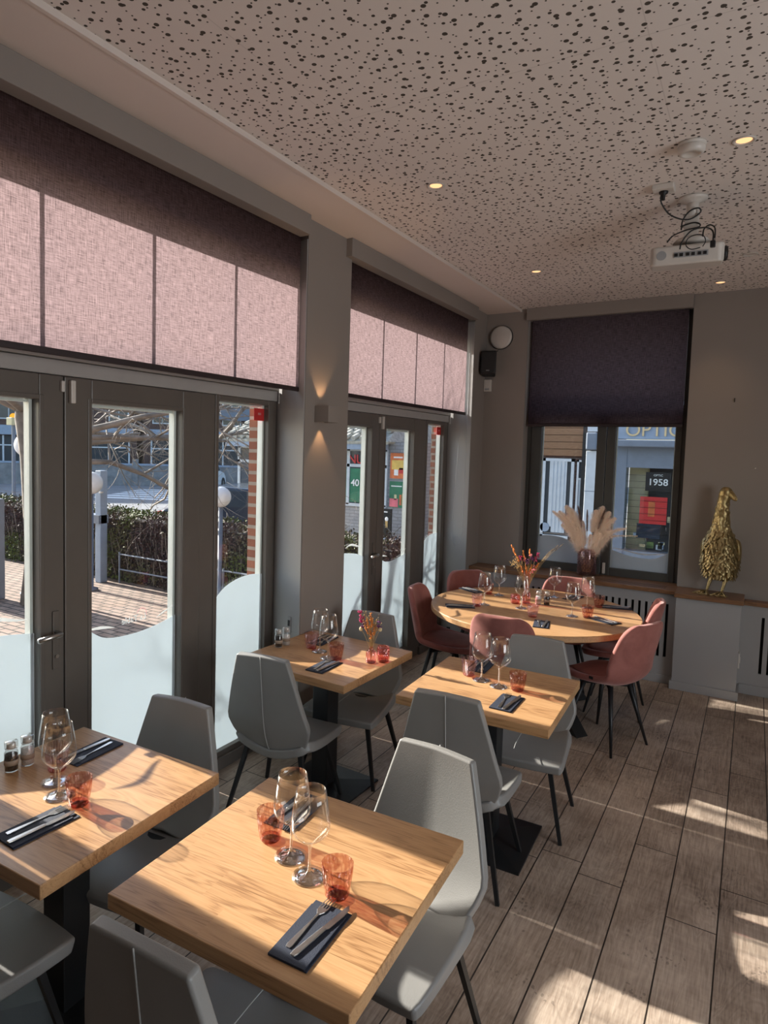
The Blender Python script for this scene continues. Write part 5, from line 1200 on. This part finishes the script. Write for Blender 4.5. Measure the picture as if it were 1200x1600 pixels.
MB().box(-0.3, 0.3, -0.2, 0.2, 0, 1.28).build('box', M['slate'], pb, bevel=0.01); MB().box(-0.27, 0.27, -0.17, 0.17, 1.26, 1.275).build('soil', M['hedge_core'], pb)

# low concrete wall with rail beyond the road
cw = thing('low_wall', 'low grey concrete wall with a rail on the far side of the road', 'wall', (-30, 25.5, GZ), math.radians(42))
B(-12, 12, -0.15, 0.15, 0, 1.15).build('wall', M['concrete'], cw); B(-12, 12, -0.2, 0.2, 1.15, 1.25).build('coping', M['blue_grey'], cw)
for i in range(9): B(-12.1 + i * 3, -11.8 + i * 3, -0.22, 0.22, 0, 1.5).build('pillar', M['concrete'], cw)

def car(name, label, loc, rz, paint, sc=1.0):
    t = thing(name, label, 'car', loc, rz); t.scale = (sc, sc, sc)
    side = [(-2.0, 0.30), (-2.05, 0.62), (-1.92, 0.92), (-1.62, 1.02), (-1.25, 1.42), (-0.6, 1.50), (0.25, 1.46), (0.85, 1.05), (1.65, 0.92), (1.98, 0.72), (2.02, 0.35), (1.7, 0.25), (-1.7, 0.25)]
    m = MB(); m.prism(side, -0.83, 0.83, 'y'); m.build('body', M[paint], t, bevel=0.09, seg=4, smooth=True, ang=20)
    w = MB()
    for s in (-1, 1): w.prism([(-1.42, 1.02), (-1.18, 1.36), (-0.6, 1.42), (0.2, 1.39), (0.66, 1.06)], s * 0.835, s * 0.842, 'y')
    w.build('side_window', M['carglass'], t)
    w = MB(); w.prism([(-0.65, 0), (0.65, 0), (0.55, 0.5), (-0.55, 0.5)], -0.005, 0.005, 'z', Matrix.Translation((0.86, 0, 1.06)) @ Matrix.Rotation(math.radians(-56), 4, 'Y') @ Matrix.Rotation(math.radians(90), 4, 'Z')); w.build('windscreen', M['carglass'], t)
    w = MB(); w.prism([(-0.62, 0), (0.62, 0), (0.52, 0.42), (-0.52, 0.42)], -0.005, 0.005, 'z', Matrix.Translation((-1.63, 0, 1.04)) @ Matrix.Rotation(math.radians(-137), 4, 'Y') @ Matrix.Rotation(math.radians(90), 4, 'Z')); w.build('rear_window', M['carglass'], t)
    for sx in (-1.25, 1.3):
        for s in (-1, 1):
            g = MB().lathe([(0, -0.1), (0.31, -0.1), (0.33, -0.06), (0.33, 0.06), (0.31, 0.1), (0.2, 0.1), (0.19, 0.07), (0, 0.07)], 24).build('wheel', M['rubber'], t, smooth=False); g.rotation_euler = (PI / 2 * -s, 0, 0); g.location = (sx, s * 0.78, 0.33)
            h = MB().lathe([(0, 0.085), (0.18, 0.075), (0.18, 0.08), (0, 0.1)], 12).build('hubcap', M['steel'], g)
    w = MB()
    for s in (-1, 1): w.box(-2.06, -1.98, s * 0.62 - 0.12, s * 0.62 + 0.12, 0.72, 0.86)
    w.build('tail_light', M['red'], t)
    return t
car('hatchback_car', 'white hatchback parked beyond the zebra crossing', (-24.9, 25.6, GZ), math.radians(118), 'carwhite')
car('parked_car', 'dark blue parked car behind the hedge', (-9.9, 11.9, GZ), math.radians(20), 'cardark')

# row of houses on the far side
def facade(name, label, loc, rz, W, H, brick, cols, rows, wsz, y_first, pitch, framem='white_paint', depth=6, cat='building', shop=True):
    t = thing(name, label, cat, loc, rz)
    B(-W / 2, W / 2, 0, depth, 0, H).build('wall', M[brick], t)
    B(-W / 2 - 0.1, W / 2 + 0.1, -0.25, depth, H, H + 0.35).build('cornice', M['concrete'], t)
    for r in range(rows):
        for c in range(cols):
            x = -W / 2 + W * (c + 0.5) / cols; z = y_first + r * pitch
            w = MB(); w.box(x - wsz[0] / 2 - 0.08, x + wsz[0] / 2 + 0.08, -0.06, 0.02, z - 0.08, z + wsz[1] + 0.08); wo_ = w.build('window', M[framem], t)
            p = MB(); p.box(x - wsz[0] / 2, x - 0.03, -0.075, -0.06, z, z + wsz[1]); p.box(x + 0.03, x + wsz[0] / 2, -0.075, -0.06, z, z + wsz[1]); p.build('pane', M['carglass'], wo_)
    if shop:
        B(-W / 2 + 0.4, W / 2 - 0.4, -0.05, 0.02, 0.3, 2.7).build('shopfront', M['dark_inside'], t); B(-W / 2 + 0.2, W / 2 - 0.2, -0.3, 0.0, 2.75, 3.35).build('fascia', M['blue_grey'], t)
        fw = MB(); nn = int(W / 1.25)
        for i in range(nn + 1): xx = -W / 2 + 0.45 + i * (W - 0.9) / nn; fw.box(xx - 0.05, xx + 0.05, -0.1, 0.0, 0.0, 2.7)
        fw.box(-W / 2 + 0.4, W / 2 - 0.4, -0.1, 0.0, 2.05, 2.13); fw.box(-W / 2 + 0.4, W / 2 - 0.4, -0.12, 0.0, 0.0, 0.45); fw.build('shop_mullions', M['white_paint'], t)
    return t
ang = math.radians(44)
cx_, cy_ = -33.0, 30.8
ux, uy = math.cos(ang), math.sin(ang)
names = [(-30, 14, 9.5, 'brick_dark', 'dark brick house at the left end of the far street row'), (-18, 9, 11, 'brick', 'red brick house in the far street row, left of the shop with white letters'), (-7.5, 11, 10.5, 'brick_dark', 'dark brick building left of the shop sign in white letters'), (3.0, 9, 9, 'brick_dark', 'dark building across the street carrying a shop sign in white letters'), (13, 10, 11, 'brick_dark', 'dark brick house behind the white hatchback'), (24, 11, 10, 'brick', 'red brick house at the right end of the far street row')]
far = []
for (s, W, H, br_, lab) in names:
    far.append(facade('town_house', lab, (cx_ + ux * s, cy_ + uy * s, GZ), ang, W, H, br_, int(W / 2.1), 3, (1.1, 1.5), 3.8, 2.6, shop=True)); far[-1]['group'] = 'town houses across the road'
B(-4.3, 4.3, -0.3, 0.0, 4.1, 4.95).build('fascia', M['slate'], far[3])
text_mesh('sign_letters', 'SANTA RO', 0.52, M['white_letters'], far[3], face_mtx((-2.6, -0.33, 4.3), (1, 0, 0), (0, 0, 1)), 0.02)
tl = thing('signal_lamp', 'small amber signal lamp hanging beyond the tree, upper left', 'lamp', (-13.5, 8.224, GZ))
MB().tube([(0, 0, 0), (0, 0, 2.75)], 0.04, 8).build('post', M['slate'], tl); MB().ball((0, 0, 2.90), 0.075, 3).build('lens', M['amber_light'], tl, smooth=True); B(-0.1, 0.1, -0.1, 0.1, 2.72, 2.88).build('housing', M['cream'], tl, bevel=0.01)

# snack shop seen through the farther doors
sh = thing('snack_shop', 'low pale snack shop with tiled roof and posters, outside the farther doors', 'building', (-9.0, 15.5, GZ))
B(-4.5, 1.65, 0, 5, 0, 2.62).build('wall', M['brick_grey'], sh)
m = MB(); m.prism([(-4.9, 2.66), (0.8, 2.66), (0.8, 2.72), (-4.9, 2.72)], -0.45, -0.35, 'y')
m.bm.free(); m = MB()
a = [(-4.9, -0.45, 2.62), (0.92, -0.45, 2.62), (0.1, 2.4, 3.7), (-4.9, 2.4, 3.7)]; vs_ = [m.bm.verts.new(p) for p in a]; m.bm.faces.new(vs_)
vs2 = [m.bm.verts.new(p) for p in ((0.92, -0.45, 2.62), (0.92, 5.2, 2.62), (0.1, 2.4, 3.7))]; m.bm.faces.new(vs2)
m.build('roof', M['tile'], sh, solid=0.08)
m = MB()
for j in range(9):
    for i in range(22):
        y = -0.45 + j * 0.28; z = 2.66 + 1.08 * (y + 0.45) / 2.85; x = -4.8 + i * 0.26 + 0.13 * (j % 2)
        if x < 0.85 - (y + 0.45) * 0.29: m.tube([(x, y - 0.03, z + 0.03), (x, y + 0.25, z + 0.12)], 0.07, 6)
m.build('roof_tiles', M['tile'], sh)
B(-4.7, 0.75, -0.40, -0.1, 2.40, 2.62).build('fascia', M['blue_grey'], sh)
wn_ = MB()
for x in (-4.5, -3.0, -1.55, -0.82, -0.55, 0.62): wn_.box(x, x + 0.09, -0.06, 0.02, 0.88, 2.40)
for z in (0.84, 1.92, 2.36): wn_.box(-4.5, 0.70, -0.06, 0.02, z, z + 0.08)
wn_.build('window_frame', M['white_paint'], sh)
B(-4.5, 0.62, -0.02, 0.0, 0.9, 2.38).build('window_pane', M['carglass'], sh)
gp = MB(); 
for (x0_, x1_) in ((-1.45, -0.9), (-0.45, 0.56), (-0.73, -0.56)): gp.box(x0_, x1_, -0.035, -0.021, 0.95, 1.88)
gp.build('window_poster', M['green'], sh)
gp = MB(); gp.lathe([(0, 0), (0.22, 0), (0.22, 0.01), (0, 0.01)], 24); gp.bm.free()
text_mesh('window_lettering', '40', 0.26, M['white_letters'], sh, face_mtx((-0.27, -0.06, 1.40), (1, 0, 0), (0, 0, 1)), 0.006, bold=True)
text_mesh('neon_lettering', 'NU', 0.34, M['red'], sh, face_mtx((-0.27, -0.04, 2.02), (1, 0, 0), (0, 0, 1)), 0.01, bold=True)
text_mesh('neon_lettering', 'S', 0.34, M['red'], sh, face_mtx((0.46, -0.07, 2.02), (1, 0, 0), (0, 0, 1)), 0.01, bold=True)
def poster(label, x0_, x1_, z0_, z1_, mat, extras, grp):
    t = thing('poster', label, 'poster', (-9.0, 15.5, GZ), 0, grp)
    B(x0_, x1_, -0.03, -0.005, z0_, z1_).build('sheet', M[mat], t)
    for (a, b, c, d, mm) in extras: B(x0_ + a * (x1_ - x0_), x0_ + b * (x1_ - x0_), -0.034, -0.03, z0_ + c * (z1_ - z0_), z0_ + d * (z1_ - z0_)).build('printed_area', M[mm], t)
poster('orange food poster, upper of the two on the snack shop wall', 0.79, 1.27, 1.66, 2.33, 'orange', ((0.1, 0.9, 0.35, 0.72, 'yellow'), (0.2, 0.75, 0.80, 0.86, 'white_letters'), (0.25, 0.5, 0.12, 0.35, 'white_letters'), (0.55, 0.8, 0.2, 0.42, 'red')), 'food posters on the snack shop')
poster('green drinks poster, lower of the two on the snack shop wall', 0.79, 1.27, 0.89, 1.58, 'green', ((0.1, 0.75, 0.80, 0.84, 'white_letters'), (0.02, 0.55, 0.02, 0.34, 'pinkprint'), (0.3, 0.45, 0.3, 0.5, 'cream'), (0.62, 0.75, 0.1, 0.5, 'orange'), (0.8, 0.93, 0.1, 0.55, 'yellow')), 'food posters on the snack shop')
ab = thing('sandwich_board', 'black ice cream pavement board before the snack shop', 'sign', (-7.95, 14.9, GZ + 0.06))
m = MB(); m.prism([(-0.34, -0.2), (0.34, -0.2), (0.30, 0.2), (-0.30, 0.2)], 0, 0.07); m.build('foot', M['slate'], ab, bevel=0.02)
B(-0.13, 0.13, -0.03, 0.03, 0.12, 0.84).build('panel', M['black_plastic'], ab, bevel=0.008); B(-0.035, 0.035, -0.036, -0.03, 0.35, 0.52).build('cone_print', M['f_straw'], ab); MB().ball((0, -0.03, 0.57), 0.05, 2, (1, 0.15, 1.2)).build('ice_cream_print', M['white_letters'], ab)
B(-0.10, 0.02, -0.036, -0.03, 0.74, 0.77).build('caption', M['white_letters'], ab)
MB().tube([(-0.1, 0, 0.05), (-0.1, 0, 0.14)], 0.02, 6).build('spring', M['slate'], ab); MB().tube([(0.1, 0, 0.05), (0.1, 0, 0.14)], 0.02, 6).build('spring', M['slate'], ab)
struct(B(-18, -11.0, 24.5, 25, GZ, 8).build('wall_beyond', M['brick_dark']), 'dark building side beyond the snack shop', 'wall')

# houses behind the end window
oy = 14.5
hs = thing('terraced_house', 'dark house front with a pale door, seen through the left sash of the end window', 'building', (-3.6, oy, GZ + 0.1))
B(-1.2, 0.55, 0, 5, 0, 8).build('wall', M['brick_dark'], hs)
m = MB()
for i in range(6): m.box(-1.15, 0.50, -0.05 - 0.01 * (i % 2), 0.0, 2.28 + i * 0.15, 2.42 + i * 0.15)
m.build('timber_cladding', M['oak_sill'], hs)
m = MB(); m.box(-0.32, -0.26, -0.06, 0, 0.5, 2.22); m.box(0.28, 0.34, -0.06, 0, 0.5, 2.22); m.box(-0.32, 0.34, -0.06, 0, 2.16, 2.22); m.box(-0.32, 0.34, -0.06, 0, 0.5, 0.56)
wf_ = m.build('window_frame', M['white_paint'], hs); B(-0.26, 0.28, -0.03, 0.0, 0.56, 2.16).build('window_pane', M['dark_inside'], hs)
m = MB()
for i in range(14): m.box(-0.17 + i * 0.026, -0.17 + i * 0.026 + 0.026, -0.042 - 0.006 * (i % 3), -0.032, 0.62 + 0.12 * (i < 3), 2.16)
m.build('curtain', M['white_paint'], hs)
o = MB().lathe([(0, 0), (0.10, 0), (0.10, 0.01), (0, 0.01)], 20).build('blue_sticker', M['blue_grey'], hs, loc=(-0.22, -0.05, 0.72)); o.rotation_euler = (PI / 2, 0, 0)
m = MB(); m.box(0.40, 0.44, -0.06, 0, 0, 2.2); m.box(0.66, 0.70, -0.06, 0, 0, 2.2); m.box(0.40, 0.70, -0.06, 0, 2.16, 2.2); m.box(0.44, 0.66, -0.06, 0, 1.78, 1.82)
m.build('door_frame', M['white_paint'], hs); B(0.44, 0.66, -0.04, 0, 0, 1.78).build('front_door', M['white_paint'], hs); B(0.49, 0.61, -0.05, -0.04, 1.2, 1.6).build('door_glass', M['dark_inside'], hs); B(0.44, 0.66, -0.03, 0, 1.82, 2.16).build('fanlight', M['dark_inside'], hs)
po = thing('rain_pipe_pilaster', 'pale stone pilaster with a lantern between the house and the optician', 'pilaster', (-2.90, oy - 0.05, GZ + 0.1))
B(-0.11, 0.17, -0.10, 0.1, 0, 2.4).build('shaft', M['white_paint'], po, bevel=0.01); B(-0.10, 0.12, -0.24, -0.02, 2.42, 2.78).build('lantern', M['slate'], po, bevel=0.03); B(-0.2, -0.13, -0.06, 0.02, 0.5, 8).build('downpipe', M['black_plastic'], po); B(-0.11, 0.2, -0.08, 0.1, 2.8, 7).build('upper_shaft', M['white_paint'], po)
B(-0.12, 0.18, -0.104, -0.10, 1.55, 1.565).build('joint', M['slate'], po)
op = thing('optician_shop', 'blue grey optician shopfront seen through the right sash of the end window', 'building', (-2.45, oy, GZ + 0.1))
B(0, 6, 0, 5, 3.4, 8).build('upper_wall', M['brick_dark'], op)
B(0, 6, -0.10, 0.3, 2.66, 3.4).build('fascia', M['blue_grey'], op); B(0, 6, -0.35, 0.0, 2.50, 2.64).build('awning_box', M['slate'], op, bevel=0.02); B(0.0, 6, -0.05, 0.1, 2.08, 2.50).build('shutter_box', M['slate'], op)
B(0, 0.22, -0.06, 0.3, 0, 2.5).build('pilaster', M['slate'], op); B(0.22, 6, 0.62, 0.66, 0, 2.1).build('rear_panel', M['dark_inside'], op); B(0.22, 0.58, 0.40, 0.60, 0.3, 2.08).build('side_panel', M['cream'], op)
B(0.22, 6, -0.03, 0.3, 0, 0.38).build('plinth', M['slate'], op); B(0.22, 6, 0.0, 0.012, 0.38, 2.08).build('shop_pane', M['pane'], op)
m = MB()
for i in range(12): m.box(0.22, 6, 0.03, 0.036, 0.5 + i * 0.13, 0.506 + i * 0.13)
m.build('shutter_bars', M['gasket'], op)
text_mesh('sign_letters', 'OPTIC', 0.36, M['gold_letters'], op, face_mtx((0.17, -0.115, 2.72), (1, 0, 0), (0, 0, 1)), 0.012, align='LEFT')
B(1.22, 1.6, -0.125, -0.1, 2.80, 3.2).build('red_plaque', M['red'], op)
B(0.585, 1.05, 0.02, 0.03, 1.62, 2.0).build('poster_panel', M['gasket'], op); text_mesh('poster_number', '1958', 0.185, M['white_letters'], op, face_mtx((0.815, 0.016, 1.74), (1, 0, 0), (0, 0, 1)), 0.003, bold=True); text_mesh('poster_number', 'OPTIC', 0.06, M['white_letters'], op, face_mtx((0.815, 0.016, 1.92), (1, 0, 0), (0, 0, 1)), 0.003)
B(0.50, 1.0, 0.05, 0.06, 0.95, 1.50).build('display_poster', M['red'], op); B(0.66, 0.78, 0.044, 0.05, 1.10, 1.40).build('printed_figure', M['orange'], op); B(0.46, 0.9, 0.06, 0.07, 0.65, 0.95).build('display_panel', M['cardark'], op)
rs = random.Random(9)
for i in range(16):
    x = rs.uniform(0.35, 1.25); z = rs.uniform(0.42, 1.1); mm = rs.choice(('white_paint', 'gold_letters', 'red', 'blue_grey', 'cream', 'grass'))
    MB().box(x, x + rs.uniform(0.05, 0.14), 0.1, 0.2, z, z + rs.uniform(0.04, 0.14)).build('display_item', M[mm], op)
struct(B(3.6, 40, oy, oy + 5, GZ, 9).build('wall_terrace', M['brick_dark']), 'terrace of houses behind the end wall', 'wall')
